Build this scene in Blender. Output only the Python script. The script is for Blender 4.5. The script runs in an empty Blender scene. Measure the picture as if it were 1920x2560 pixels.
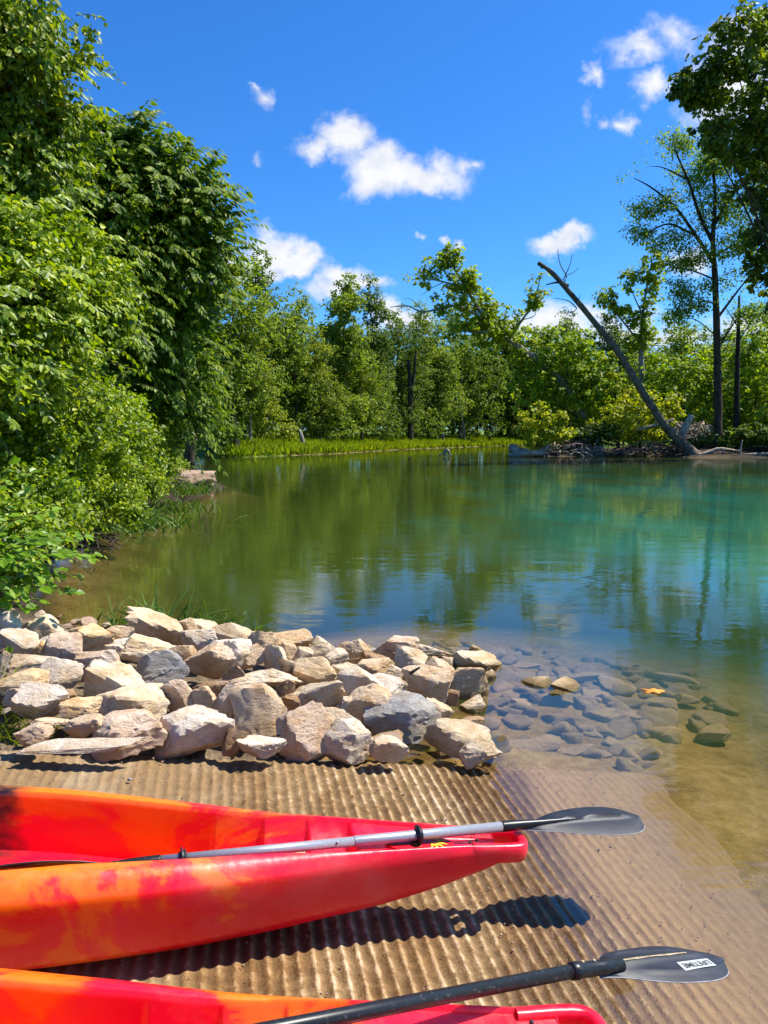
import bpy, bmesh, math, random
import numpy as np
from mathutils import Vector, Matrix
scene = bpy.context.scene
COL = scene.collection
rng = np.random.default_rng(7)
R = math.radians

# ------------------------------------------------------------------ camera model
F, CAM_H = 1923.0, 1.75
PITCH = math.atan((1280 - 1085) / F)
CP, SP = math.cos(PITCH), math.sin(PITCH)
EYE = np.array([0, 0, CAM_H])

def ray(u, v):
    a = (u - 960) / F; b = -(v - 1280) / F
    return np.array([a, CP + b * SP, -SP + b * CP])
def at(u, v, Y):                 # the point at ground distance Y seen at pixel u, v
    d = ray(u, v); return EYE + d * (Y / d[1])
def at_z(u, v, z):               # the point at height z seen at pixel u, v
    d = ray(u, v); return EYE + d * ((z - CAM_H) / d[2])
def px(n, Y): return n * Y / F   # n pixels at distance Y, in metres

# ------------------------------------------------------------------ ramp frame
P0 = np.array([.62, 3.96]); NW = np.array([.9965, .0833])
def ramp_z(x, y): return -.12 * ((x - P0[0]) * NW[0] + (y - P0[1]) * NW[1])
E1 = np.array([math.cos(R(11)), math.sin(R(11))]); E2 = np.array([-E1[1], E1[0]])
BOW = np.array([0.4913, 2.5815])
def rp(s, w, h):                 # along the kayak, across it, above the ramp
    q = BOW - s * E1 - w * E2
    return np.array([q[0], q[1], ramp_z(q[0], q[1]) + h])

# ------------------------------------------------------------------ noise
def _hash(ix, iy, iz, seed):
    h = (ix * 374761393 + iy * 668265263 + iz * 2147483647 + seed * 1274126177) & 0xffffffff
    h = ((h ^ (h >> 13)) * 1274126177) & 0xffffffff
    return ((h ^ (h >> 16)) & 0xffff) / 65535.0
def vnoise(P, seed=0):
    P = np.asarray(P, float); I = np.floor(P).astype(np.int64); f = P - I
    f = f * f * (3 - 2 * f); out = 0
    for dx in (0, 1):
        wx = f[:, 0] if dx else 1 - f[:, 0]
        for dy in (0, 1):
            wy = f[:, 1] if dy else 1 - f[:, 1]
            for dz in (0, 1):
                wz = f[:, 2] if dz else 1 - f[:, 2]
                out = out + wx * wy * wz * _hash(I[:, 0] + dx, I[:, 1] + dy, I[:, 2] + dz, seed)
    return out
def fbm(P, seed=0, octv=4):
    s = 0; a = .5; t = 0
    for o in range(octv):
        s = s + a * vnoise(P * (2 ** o) + 17.3 * o, seed + o); t += a; a *= .5
    return s / t
def sstep(a, b, x):
    t = np.clip((x - a) / (b - a), 0, 1); return t * t * (3 - 2 * t)
def norm(v):
    return v / np.maximum(np.linalg.norm(v, axis=-1, keepdims=True), 1e-9)

# ------------------------------------------------------------------ object helpers
def tag(o, label=None, cat=None, group=None, kind=None):
    if label: o['label'] = label
    if cat: o['category'] = cat
    if group: o['group'] = group
    if kind: o['kind'] = kind
    return o
def empty(name, loc, label, cat, group=None):
    o = bpy.data.objects.new(name, None); COL.objects.link(o); o.location = Vector(loc)
    o.empty_display_size = .1
    return tag(o, label, cat, group)
def link(name, me, parent=None, keep=True):
    o = bpy.data.objects.new(name, me); COL.objects.link(o)
    if parent is not None:
        o.parent = parent
        if keep:                                # verts are in world space: undo the parent's place
            o.matrix_parent_inverse = parent.matrix_basis.inverted()
    return o
def mesh_np(name, V, faces, mat, smooth=False):
    """V (n,3); faces: list of (m,k) int arrays (one array per polygon size)"""
    me = bpy.data.meshes.new(name)
    V = np.asarray(V, np.float32)
    me.vertices.add(len(V)); me.vertices.foreach_set('co', V.ravel())
    fl = [np.asarray(f, np.int32) for f in faces if len(f)]
    idx = np.concatenate([f.ravel() for f in fl])
    tot = np.concatenate([np.full(len(f), f.shape[1], np.int32) for f in fl])
    st = np.concatenate([[0], np.cumsum(tot)[:-1]]).astype(np.int32)
    me.loops.add(len(idx)); me.loops.foreach_set('vertex_index', idx)
    me.polygons.add(len(tot)); me.polygons.foreach_set('loop_start', st)
    me.polygons.foreach_set('use_smooth', np.full(len(tot), smooth))
    me.update(calc_edges=True); me.validate()
    if mat is not None: me.materials.append(mat)
    return me
class MB:                                        # collects tubes and pieces into one mesh
    def __init__(s): s.v = []; s.q = []; s.t = []; s.n = 0
    def add(s, V, Q=(), T=()):
        s.v.append(np.asarray(V, float))
        if len(Q): s.q.append(np.asarray(Q) + s.n)
        if len(T): s.t.append(np.asarray(T) + s.n)
        s.n += len(V)
    def tube(s, pts, rad, n=7, cap=True, rough=0, seed=0):
        pts = np.asarray(pts, float); rad = np.asarray(rad, float) * np.ones(len(pts))
        k = len(pts); tan = norm(np.gradient(pts, axis=0))
        ref = np.array([0, 0, 1.]) if abs(tan[0, 2]) < .9 else np.array([1., 0, 0])
        a = np.linspace(0, 2 * np.pi, n, endpoint=False); V = []
        for i in range(k):
            x = norm(np.cross(tan[i], ref)); y = np.cross(tan[i], x); ref = -np.cross(tan[i], x) if False else ref
            ring = pts[i] + rad[i] * (np.cos(a)[:, None] * x + np.sin(a)[:, None] * y)
            V.append(ring)
        V = np.concatenate(V)
        if rough:
            c = np.repeat(pts, n, 0); sc = 1 + rough * (fbm(V * (.7 / max(rad.max(), .01)) , seed, 3) - .5) * 2
            V = c + (V - c) * sc[:, None]
        i = np.arange(k - 1)[:, None] * n; j = np.arange(n)[None]
        Q = np.stack([i + j, i + (j + 1) % n, i + n + (j + 1) % n, i + n + j], -1).reshape(-1, 4)
        T = []
        if cap:
            V = np.concatenate([V, pts[:1], pts[-1:]]); m = k * n
            T = [(m, (j + 1) % n, j) for j in range(n)] + [(m + 1, (k - 1) * n + j, (k - 1) * n + (j + 1) % n) for j in range(n)]
        s.add(V, Q, T)
    def build(s, name, mat, parent=None, smooth=True):
        fs = []
        if s.q: fs.append(np.concatenate(s.q))
        if s.t: fs.append(np.concatenate(s.t))
        return link(name, mesh_np(name, np.concatenate(s.v), fs, mat, smooth), parent)
def bez(pts, n):                                 # smooth polyline through control points
    pts = np.asarray(pts, float)
    if len(pts) == 2: return pts[0] + (pts[1] - pts[0]) * np.linspace(0, 1, n)[:, None]
    t = np.linspace(0, len(pts) - 1, n); out = []
    P = np.concatenate([[2 * pts[0] - pts[1]], pts, [2 * pts[-1] - pts[-2]]])
    for x in t:
        i = min(int(x), len(pts) - 2); f = x - i; p0, p1, p2, p3 = P[i:i + 4]
        out.append(.5 * (2 * p1 + (p2 - p0) * f + (2 * p0 - 5 * p1 + 4 * p2 - p3) * f * f + (3 * p1 - p0 - 3 * p2 + p3) * f ** 3))
    return np.array(out)

# ------------------------------------------------------------------ node helpers
def new_mat(name):
    m = bpy.data.materials.new(name); m.use_nodes = True
    nt = m.node_tree; nt.nodes.clear()
    return m, nt, nt.nodes.new('ShaderNodeOutputMaterial')
def N(nt, t, **kw):
    n = nt.nodes.new('ShaderNode' + t)
    for k, v in kw.items():
        if k.startswith('i_'):
            key = k[2:]
            n.inputs[int(key) if key.isdigit() else key.replace('_', ' ')].default_value = v
        else: setattr(n, k, v)
    return n
def L(nt, a, b): nt.links.new(a, b)
def ramp(nt, fac, stops, interp='LINEAR'):
    n = N(nt, 'ValToRGB'); n.color_ramp.interpolation = interp
    el = n.color_ramp.elements
    while len(el) < len(stops): el.new(.5)
    for e, (p, c) in zip(el, stops):
        e.position = p; e.color = (c[0], c[1], c[2], 1) if hasattr(c, '__len__') else (c, c, c, 1)
    L(nt, fac, n.inputs[0]); return n
def math_(nt, op, a, b=None, clamp=False):
    n = N(nt, 'Math', operation=op); n.use_clamp = clamp
    for i, x in enumerate((a, b)):
        if x is None: continue
        if isinstance(x, (int, float)): n.inputs[i].default_value = x
        else: L(nt, x, n.inputs[i])
    return n.outputs[0]
def mixc(nt, fac, a, b, blend='MIX'):
    n = N(nt, 'Mix', data_type='RGBA', blend_type=blend)
    for s, x in ((n.inputs[0], fac), (n.inputs[6], a), (n.inputs[7], b)):
        if isinstance(x, (int, float)): s.default_value = x
        elif isinstance(x, tuple): s.default_value = (*x, 1) if len(x) == 3 else x
        else: L(nt, x, s)
    return n.outputs[2]
def noise(nt, vec, scale, detail=4, rough=.55, dist=0, out=0):
    n = N(nt, 'TexNoise'); n.inputs['Scale'].default_value = scale; n.inputs['Detail'].default_value = detail
    n.inputs['Roughness'].default_value = rough; n.inputs['Distortion'].default_value = dist
    if vec is not None: L(nt, vec, n.inputs['Vector'])
    return n.outputs[out]
def coords(nt, kind='Object', scale=None, rot=None):
    c = N(nt, 'TexCoord').outputs[kind]
    if scale is None: return c
    m = N(nt, 'Mapping'); m.inputs['Scale'].default_value = scale
    if rot: m.inputs['Rotation'].default_value = rot
    L(nt, c, m.inputs[0]); return m.outputs[0]
def wpos(nt): return N(nt, 'NewGeometry').outputs['Position']
def mapped(nt, vec, scale=(1, 1, 1), rot=(0, 0, 0), loc=(0, 0, 0)):
    m = N(nt, 'Mapping'); m.inputs['Scale'].default_value = scale; m.inputs['Rotation'].default_value = rot
    m.inputs['Location'].default_value = loc
    L(nt, vec, m.inputs[0]); return m.outputs[0]
def bump(nt, h, strength=.5, dist=.02, normal=None):
    b = N(nt, 'Bump'); b.inputs['Strength'].default_value = strength; b.inputs['Distance'].default_value = dist
    L(nt, h, b.inputs['Height'])
    if normal is not None: L(nt, normal, b.inputs['Normal'])
    return b.outputs[0]
def principled(nt, out, color=None, rough=.7, spec=.5, normal=None, metal=0):
    p = N(nt, 'BsdfPrincipled')
    if isinstance(color, tuple): p.inputs['Base Color'].default_value = (*color, 1)
    elif color is not None: L(nt, color, p.inputs['Base Color'])
    if isinstance(rough, (int, float)): p.inputs['Roughness'].default_value = rough
    else: L(nt, rough, p.inputs['Roughness'])
    p.inputs['Specular IOR Level'].default_value = spec; p.inputs['Metallic'].default_value = metal
    if normal is not None: L(nt, normal, p.inputs['Normal'])
    if out is not None: L(nt, p.outputs[0], out.inputs[0])
    return p

# ------------------------------------------------------------------ materials
def leaf_mat(name, dark, mid, light, transl=.35, rough=.45, patch=.5, spec=.5, back=None):
    """per-leaf variation, patches of lighter and darker growth, light passing through the blade"""
    m, nt, out = new_mat(name)
    g = N(nt, 'NewGeometry')
    big = noise(nt, g.outputs['Position'], patch, 2, .5)
    f = math_(nt, 'ADD', math_(nt, 'MULTIPLY', g.outputs['Random Per Island'], .62), math_(nt, 'MULTIPLY', big, .75))
    f = math_(nt, 'SUBTRACT', f, .2)
    c = ramp(nt, f, [(.12, dark), (.5, mid), (.9, light)]).outputs[0]
    d = principled(nt, None, c, rough, spec)
    t = N(nt, 'BsdfTranslucent')
    tc = mixc(nt, 1.0, c, (1.25, 1.3, .35), 'MULTIPLY'); L(nt, tc, t.inputs[0])
    mx = N(nt, 'MixShader'); mx.inputs[0].default_value = transl
    L(nt, d.outputs[0], mx.inputs[1]); L(nt, t.outputs[0], mx.inputs[2]); L(nt, mx.outputs[0], out.inputs[0])
    return m
def bark_mat(name, dark, light, scale=6, stretch=.25, white=None):
    m, nt, out = new_mat(name)
    co = wpos(nt); v = mapped(nt, co, (1, 1, stretch))
    n1 = noise(nt, v, scale, 6, .65, .4); n2 = noise(nt, co, scale * .25, 3)
    f = math_(nt, 'ADD', math_(nt, 'MULTIPLY', n1, .65), math_(nt, 'MULTIPLY', n2, .35))
    c = ramp(nt, f, [(.36, dark), (.62, light)]).outputs[0]
    if white:
        c = mixc(nt, ramp(nt, n2, [(.5, 0), (.56, 1)]).outputs[0], c, white)
    principled(nt, out, c, .85, .2, bump(nt, n1, .8, .05))
    return m
def solid(name, color, rough=.5, spec=.5, metal=0, nscale=None, namp=.3, bstr=0):
    m, nt, out = new_mat(name)
    if nscale:
        n = noise(nt, coords(nt), nscale, 5, .6)
        lo = tuple(x * (1 - namp) for x in color); hi = tuple(min(1, x * (1 + namp)) for x in color)
        c = ramp(nt, n, [(.3, lo), (.7, hi)]).outputs[0]
        principled(nt, out, c, rough, spec, bump(nt, n, bstr, .01) if bstr else None, metal)
    else: principled(nt, out, color, rough, spec, None, metal)
    return m
M = {}
M['vine'] = leaf_mat('vine_leaf', (.03, .08, .004), (.13, .21, .009), (.42, .45, .026), .44, .45, .6, .35)
M['pinnate'] = leaf_mat('pinnate_leaf', (.03, .08, .004), (.12, .20, .009), (.33, .38, .016), .45, .5, .5, .25)
M['bush'] = leaf_mat('bush_leaf', (.05, .11, .004), (.23, .33, .009), (.50, .54, .028), .45, .45, .7, .45)
M['shrub'] = leaf_mat('shrub_leaf', (.07, .17, .006), (.16, .30, .012), (.25, .40, .02), .45, .4, 2.5, .4)
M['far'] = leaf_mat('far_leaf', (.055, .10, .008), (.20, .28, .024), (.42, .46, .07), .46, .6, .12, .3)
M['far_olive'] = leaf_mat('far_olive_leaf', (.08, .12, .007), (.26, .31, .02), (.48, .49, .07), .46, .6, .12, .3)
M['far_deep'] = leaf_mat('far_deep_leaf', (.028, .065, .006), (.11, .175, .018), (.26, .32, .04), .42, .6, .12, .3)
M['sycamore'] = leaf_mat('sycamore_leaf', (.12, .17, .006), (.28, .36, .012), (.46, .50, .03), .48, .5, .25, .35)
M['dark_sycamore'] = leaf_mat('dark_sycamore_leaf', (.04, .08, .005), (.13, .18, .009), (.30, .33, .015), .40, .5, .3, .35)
M['yellow'] = leaf_mat('yellow_leaf', (.17, .23, .008), (.38, .41, .014), (.60, .55, .03), .46, .5, .4, .3)
M['locust'] = leaf_mat('locust_leaf', (.07, .16, .03), (.20, .31, .035), (.42, .48, .03), .48, .55, .16, .3)
M['bright'] = leaf_mat('bright_bush_leaf', (.10, .17, .006), (.26, .35, .012), (.43, .50, .025), .48, .5, .25, .3)
M['grass'] = leaf_mat('grass_blade', (.13, .20, .008), (.27, .34, .015), (.42, .44, .03), .45, .6, .5, .2)
M['reed'] = leaf_mat('reed_blade', (.04, .09, .012), (.09, .17, .025), (.18, .26, .045), .35, .6, 2, .3)
M['bark'] = bark_mat('brown_bark', (.018, .014, .009), (.085, .065, .042))
M['bark_dark'] = bark_mat('dark_bark', (.008, .008, .006), (.04, .034, .024))
M['bark_pale'] = bark_mat('pale_bark', (.10, .085, .06), (.34, .3, .23), 5, .4)
M['bark_syc'] = bark_mat('sycamore_bark', (.12, .10, .07), (.36, .33, .26), 3, .5)
M['drift'] = bark_mat('driftwood', (.13, .095, .065), (.52, .42, .31), 5, .5)
M['drift_dark'] = bark_mat('dark_driftwood', (.02, .015, .012), (.11, .08, .055), 5, .5)
M['dead_bark'] = bark_mat('dead_bark', (.04, .032, .022), (.20, .16, .11), 5, .4)
M['twig'] = solid('twig_wood', (.06, .042, .03), .8, .2)
M['twig_pale'] = solid('dry_twig', (.28, .2, .12), .8, .2)
# ------------------------------------------------------------------ camera, sun, sky
cam = bpy.data.cameras.new('camera'); co = bpy.data.objects.new('camera', cam); COL.objects.link(co)
co.location = (0, 0, CAM_H); co.rotation_euler = (math.pi / 2 - PITCH, 0, 0)
cam.sensor_fit = 'VERTICAL'; cam.sensor_height = 36; cam.lens = 36 * F / 2560
cam.clip_start = .05; cam.clip_end = 3000
scene.camera = co
SUN_EL, SUN_AZ = R(55), R(17)                     # azimuth counted from +X towards +Y
sd = Vector((math.cos(SUN_EL) * math.cos(SUN_AZ), math.cos(SUN_EL) * math.sin(SUN_AZ), math.sin(SUN_EL)))
sun = bpy.data.lights.new('sun', 'SUN'); sun.energy = 5; sun.angle = R(.53); sun.color = (1, .955, .87)
so = bpy.data.objects.new('sun', sun); COL.objects.link(so); so.rotation_euler = sd.to_track_quat('Z', 'Y').to_euler()
so.location = (20, 0, 40)
world = bpy.data.worlds.new('World'); scene.world = world; world.use_nodes = True
world.cycles.sampling_method = 'MANUAL'; world.cycles.sample_map_resolution = 512
nt = world.node_tree; nt.nodes.clear()
wo = N(nt, 'OutputWorld')
sky = N(nt, 'TexSky', sky_type='NISHITA'); sky.sun_disc = False
sky.sun_elevation = SUN_EL; sky.sun_rotation = math.pi / 2 - SUN_AZ
sky.altitude = 200; sky.air_density = 1.0; sky.dust_density = .5; sky.ozone_density = 2.5
hs = N(nt, 'HueSaturation'); hs.inputs['Saturation'].default_value = 1.25; L(nt, sky.outputs[0], hs.inputs['Color'])
tint = mixc(nt, 1.0, hs.outputs[0], (.46, .90, 1.32), 'MULTIPLY')
bg = N(nt, 'Background'); bg.inputs[1].default_value = .09; L(nt, tint, bg.inputs[0])
# clouds: soft bodies at fixed directions, broken up by noise
dirv = N(nt, 'TexCoord').outputs['Generated']
sx = N(nt, 'SeparateXYZ'); L(nt, dirv, sx.inputs[0])
yy = math_(nt, 'MAXIMUM', sx.outputs[1], .04)
cx = N(nt, 'CombineXYZ'); L(nt, math_(nt, 'DIVIDE', sx.outputs[0], yy), cx.inputs[0]); L(nt, math_(nt, 'DIVIDE', sx.outputs[2], yy), cx.inputs[1])
P = cx.outputs[0]
wn = N(nt, 'TexNoise'); wn.inputs['Scale'].default_value = 14; wn.inputs['Detail'].default_value = 5; wn.inputs['Roughness'].default_value = .6
L(nt, P, wn.inputs['Vector'])
vm = N(nt, 'VectorMath', operation='SUBTRACT'); L(nt, wn.outputs['Color'], vm.inputs[0]); vm.inputs[1].default_value = (.5, .5, .5)
vs = N(nt, 'VectorMath', operation='SCALE'); L(nt, vm.outputs[0], vs.inputs[0]); vs.inputs[3].default_value = .085
va = N(nt, 'VectorMath', operation='ADD'); L(nt, P, va.inputs[0]); L(nt, vs.outputs[0], va.inputs[1]); PD = va.outputs[0]
CLOUDS = [  # pixel centre, half width, half height, weight
    (865, 345, 62, 50, 1.0), (790, 360, 60, 30, .75), (960, 425, 88, 62, 1.05), (1060, 435, 110, 44, 1.0), (930, 470, 60, 40, .9), (1165, 425, 40, 26, .6),
    (1188, 415, 18, 18, .62),
    (685, 622, 76, 48, 1.1), (752, 640, 54, 36, 1.05), (630, 668, 80, 30, 1.05), (740, 668, 55, 22, .95), (872, 712, 92, 26, 1.0), (862, 680, 50, 34, 1.05), (930, 704, 48, 24, .95),
    (980, 790, 70, 38, .95), (1040, 800, 50, 28, .8),
    (1395, 600, 80, 26, .95), (1380, 590, 34, 22, .9), (1450, 606, 50, 14, .7),
    (1590, 140, 90, 30, .62), (1680, 90, 70, 40, .58), (1640, 215, 58, 34, .78), (1490, 195, 26, 20, .62), (1570, 305, 30, 20, .62), (1520, 308, 26, 18, .55), (1465, 280, 24, 26, .42),
    (660, 250, 22, 28, .55), (655, 230, 20, 16, .5), (645, 400, 16, 24, .38),
    (1050, 600, 14, 9, .6), (1118, 598, 14, 10, .6), (1160, 600, 14, 10, .55),
    (1390, 820, 150, 40, .9), (1560, 820, 130, 40, .85), (1480, 790, 80, 22, .7), (1700, 835, 120, 30, .8), (1830, 230, 110, 90, .9), (1880, 120, 90, 60, .8), (1720, 660, 60, 30, .7), (1860, 800, 90, 40, .8), (1600, 780, 60, 30, .6),
    (300, 700, 200, 90, .9), (-200, 300, 160, 60, .8), (2300, 500, 200, 90, .9)]
best = None
for (u, v, rx, ry, wgt) in CLOUDS:
    d = ray(u, v); c = (d[0] / d[1], d[2] / d[1], 0)
    s1 = N(nt, 'VectorMath', operation='SUBTRACT'); L(nt, PD, s1.inputs[0]); s1.inputs[1].default_value = c
    s2 = N(nt, 'VectorMath', operation='MULTIPLY'); L(nt, s1.outputs[0], s2.inputs[0]); s2.inputs[1].default_value = (F / rx, F / ry, 0)
    s3 = N(nt, 'VectorMath', operation='LENGTH'); L(nt, s2.outputs[0], s3.inputs[0])
    val = math_(nt, 'MULTIPLY', math_(nt, 'SUBTRACT', 1.45, s3.outputs['Value']), wgt)
    best = val if best is None else math_(nt, 'SMOOTH_MAX', best, val)
    if best is not val: best.node.inputs[2].default_value = .12
fn = noise(nt, P, 30, 8, .66)
den = math_(nt, 'ADD', best, math_(nt, 'MULTIPLY', math_(nt, 'SUBTRACT', fn, .5), 1.05))
mask = N(nt, 'MapRange', interpolation_type='SMOOTHSTEP'); L(nt, den, mask.inputs[0])
mask.inputs[1].default_value = .05; mask.inputs[2].default_value = 1.05
front = math_(nt, 'GREATER_THAN', sx.outputs[1], .05)
mk = math_(nt, 'MULTIPLY', math_(nt, 'MULTIPLY', mask.outputs[0], front), .97)
# billows: lit from the sun's side
sh = noise(nt, mapped(nt, P, (1, 1.5, 1), loc=(-.012, -.016, 0)), 20, 4, .55)
cc = ramp(nt, sh, [(.3, (.70, .755, .88)), (.52, (.93, .94, .98)), (.66, (1.0, 1.0, 1.0))]).outputs[0]
cb = N(nt, 'Background'); cb.inputs[1].default_value = .6; L(nt, cc, cb.inputs[0])
mxw = N(nt, 'MixShader'); L(nt, mk, mxw.inputs[0]); L(nt, bg.outputs[0], mxw.inputs[1]); L(nt, cb.outputs[0], mxw.inputs[2])
L(nt, mxw.outputs[0], wo.inputs[0])
vs_ = scene.view_settings; vs_.view_transform = 'Standard'; vs_.look = 'None'; vs_.exposure = .78; vs_.gamma = 1
cy = scene.cycles
cy.max_bounces = 7; cy.diffuse_bounces = 3; cy.glossy_bounces = 3; cy.transmission_bounces = 4; cy.transparent_max_bounces = 6
cy.sample_clamp_indirect = 6; cy.caustics_reflective = False; cy.caustics_refractive = False

# ------------------------------------------------------------------ the lie of the land
WATER = np.array([(.80, -6), (.77, 2.2), (.62, 3.96), (.52, 4.5), (.66, 5.2), (.25, 6.05), (-.4, 6.35), (-1.5, 6.6), (-2.8, 6.75), (-3.65, 7.9), (-4.6, 10.5),
    (-4.95, 13), (-5.15, 16), (-5.5, 19), (-5.4, 22), (-5.15, 25.2), (-6.6, 27.5), (-9, 34), (-13, 47), (-15, 56), (-19, 66), (-17.5, 66), (-11.2, 57),
    (-4, 69), (1.6, 86), (9, 100), (17, 114), (32, 124), (70, 132), (70, 84), (30, 76), (15, 67), (10, 61.2), (13, 59.8), (19, 63), (23, 57.5), (30, 56.5), (31, 50),
    (26, 38), (20, 27), (14, 17), (11, 8), (9, -6)], float)
def water_dist(X, Y):            # > 0 in the river, < 0 on land (metres to the shoreline)
    p = np.stack([X, Y], -1); d = np.full(len(X), 1e9); ins = np.zeros(len(X), bool)
    A = WATER; B = np.roll(A, -1, 0)
    for a, b in zip(A, B):
        ab = b - a; t = np.clip(((p - a) @ ab) / (ab @ ab), 0, 1)
        d = np.minimum(d, np.linalg.norm(p - (a + t[:, None] * ab), axis=1))
        c = ((a[1] > Y) != (b[1] > Y))
        with np.errstate(divide='ignore', invalid='ignore'):
            xi = (b[0] - a[0]) * (Y - a[1]) / (b[1] - a[1]) + a[0]
        ins ^= c & (X < xi)
    return np.where(ins, d, -d)
def ramp_ab(X, Y): 
    q = np.stack([X - P0[0], Y - P0[1]], -1); return q @ E1, q @ E2
def ground(X, Y):
    X = np.asarray(X, float); Y = np.asarray(Y, float)
    d = water_dist(X, Y); P3 = np.stack([X, Y, 0 * X], -1)
    n1 = fbm(P3 * .7, 3, 3) - .5; n2 = fbm(P3 * 3.1, 9, 3) - .5
    shoal = sstep(15, 5.0, Y) * sstep(-1.2, .4, X)
    dd = np.maximum(d, 0); bed = -np.minimum((.115 * dd + .06) * shoal + (.24 * dd + .06) * (1 - shoal), 1.7)
    far = sstep(35, 55, Y); left = sstep(-2.2, -3.6, X) * (1 - far)
    hi = .32 * (1 - far) * (1 - left) + left * 1.7 + far * 1.35
    slope = .42 * (1 - left) * (1 - far) + .62 * left + .24 * far
    land = hi * (1 - np.exp(slope * np.minimum(d, 0) / np.maximum(hi, .05)))
    land += far * .02 * np.clip(-d - 6, 0, 60)
    z = np.where(d > 0, bed + n1 * .05 * sstep(0, 2, d), land + n1 * .10 * sstep(0, 2, -d)) + n2 * .02
    a, b = ramp_ab(X, Y); rz = ramp_z(X, Y)
    sed = sstep(.30, .85, a + n1 * .9) * .105                    # silt creeps over the ramp's lower corner
    foot = sstep(.10, .0, b) * sstep(-5, -4.9, a)
    rz_s = np.where(a > 1.9, ramp_z(P0[0] + 1.9 * E1[0], P0[1] + 1.9 * E1[1]) - .10 * (a - 1.9), rz)
    under = rz_s - .075 + sed + n2 * .012
    z = z * (1 - foot) + under * foot
    near = sstep(2.8, .1, b) * sstep(.3, 1.5, a)
    z = np.where(b > 0, z * (1 - near) + np.maximum(z, under - .02) * near, z)
    heap = sstep(0, .15, b) * sstep(3.2, 2.4, b) * sstep(-3.6, -3.2, X)      # the heap of rocks lies in a shallow scrape
    hz = np.minimum(np.maximum(ramp_z(X, Y), 0) - .07 - .15 * sstep(-.55, .0, X), .42 * np.maximum(-d, -.1) - .07) + n2 * .04
    return np.where(d < .05, z * (1 - heap) + np.minimum(z, hz) * heap, z)
def axis(bp):                    # grid lines with the given spacings between breakpoints
    out = []
    for (a, b, st) in bp: out += list(np.arange(a, b - 1e-6, st))
    return np.array(out + [bp[-1][1]])
def grid_mesh(name, xs, ys, zf, mat, attrs=None, smooth=True):
    X, Y = np.meshgrid(xs, ys); V = np.stack([X.ravel(), Y.ravel(), zf(X.ravel(), Y.ravel())], -1)
    nx, ny = len(xs), len(ys); i = np.arange(ny - 1)[:, None] * nx; j = np.arange(nx - 1)[None]
    Q = np.stack([i + j, i + j + 1, i + nx + j + 1, i + nx + j], -1).reshape(-1, 4)
    me = mesh_np(name, V, [Q], mat, smooth)
    for k, fn_ in (attrs or {}).items():
        at_ = me.attributes.new(k, 'FLOAT', 'POINT'); at_.data.foreach_set('value', np.asarray(fn_(V), np.float32))
    return link(name, me)
# ground material: silt under water, soil, leaf litter and grass
m, nt, out = new_mat('soil_and_grass'); p_ = wpos(nt)
sxyz = N(nt, 'SeparateXYZ'); L(nt, p_, sxyz.inputs[0])
g_ = N(nt, 'Attribute', attribute_name='grassy').outputs['Fac']
n1 = noise(nt, p_, 1.3, 6, .6); n2 = noise(nt, p_, 14, 5, .65); n3 = noise(nt, p_, 60, 4, .7)
silt = ramp(nt, math_(nt, 'ADD', math_(nt, 'MULTIPLY', n1, .5), math_(nt, 'MULTIPLY', n2, .5)), [(.34, (.15, .085, .025)), (.5, (.29, .18, .06)), (.66, (.42, .29, .12))]).outputs[0]
soil = ramp(nt, math_(nt, 'ADD', math_(nt, 'MULTIPLY', n3, .5), math_(nt, 'MULTIPLY', n2, .5)), [(.35, (.05, .035, .02)), (.55, (.17, .12, .07)), (.7, (.30, .23, .15))]).outputs[0]
gr = ramp(nt, math_(nt, 'ADD', math_(nt, 'MULTIPLY', n1, .6), math_(nt, 'MULTIPLY', n2, .4)), [(.35, (.07, .12, .012)), (.6, (.16, .24, .02)), (.75, (.24, .27, .04))]).outputs[0]
uw = N(nt, 'MapRange'); L(nt, sxyz.outputs[2], uw.inputs[0]); uw.inputs[1].default_value = .05; uw.inputs[2].default_value = -.03
deep_murk = ramp(nt, math_(nt, 'ADD', math_(nt, 'SUBTRACT', math_(nt, 'MULTIPLY', sxyz.outputs[0], .06), math_(nt, 'MULTIPLY', sxyz.outputs[1], .007)), math_(nt, 'MULTIPLY', noise(nt, p_, .2, 3), .8)), [(.30, (.085, .11, .016)), (.58, (.070, .13, .04)), (.85, (.040, .165, .10))]).outputs[0]
dp = N(nt, 'MapRange', interpolation_type='SMOOTHSTEP'); L(nt, math_(nt, 'ADD', sxyz.outputs[2], math_(nt, 'MULTIPLY', math_(nt, 'SUBTRACT', n1, .5), .3)), dp.inputs[0]); dp.inputs[1].default_value = -.16; dp.inputs[2].default_value = -.75
silt = mixc(nt, dp.outputs[0], silt, deep_murk)                         # light lost in deep murky water, put into the bed's colour
c_ = mixc(nt, uw.outputs[0], soil, silt); c_ = mixc(nt, g_, c_, gr)
lt_ = N(nt, 'Attribute', attribute_name='litter').outputs['Fac']
c_ = mixc(nt, lt_, c_, ramp(nt, n3, [(.35, (.012, .009, .005)), (.6, (.045, .03, .016)), (.75, (.09, .065, .035))]).outputs[0])
principled(nt, out, c_, .9, .2, bump(nt, math_(nt, 'ADD', n2, math_(nt, 'MULTIPLY', n3, .4)), .6, .03)); M['ground'] = m
def grassy(V):
    X, Y = V[:, 0], V[:, 1]; d = water_dist(X, Y)
    return np.clip(sstep(30, 45, Y) * sstep(.2, -.8, d) * (1 - sstep(6, 9, X) * sstep(84, 78, Y)) + sstep(-7, -9, X) * .7, 0, 1)
def litter(V):
    X, Y = V[:, 0], V[:, 1]; d = water_dist(X, Y)
    return np.clip(sstep(-2.7, -3.3, X) * sstep(40, 30, Y) * sstep(.3, .0, d) + sstep(7, 9, X) * sstep(84, 80, Y) * sstep(50, 54, Y) * sstep(.6, .2, d), 0, 1)
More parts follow.
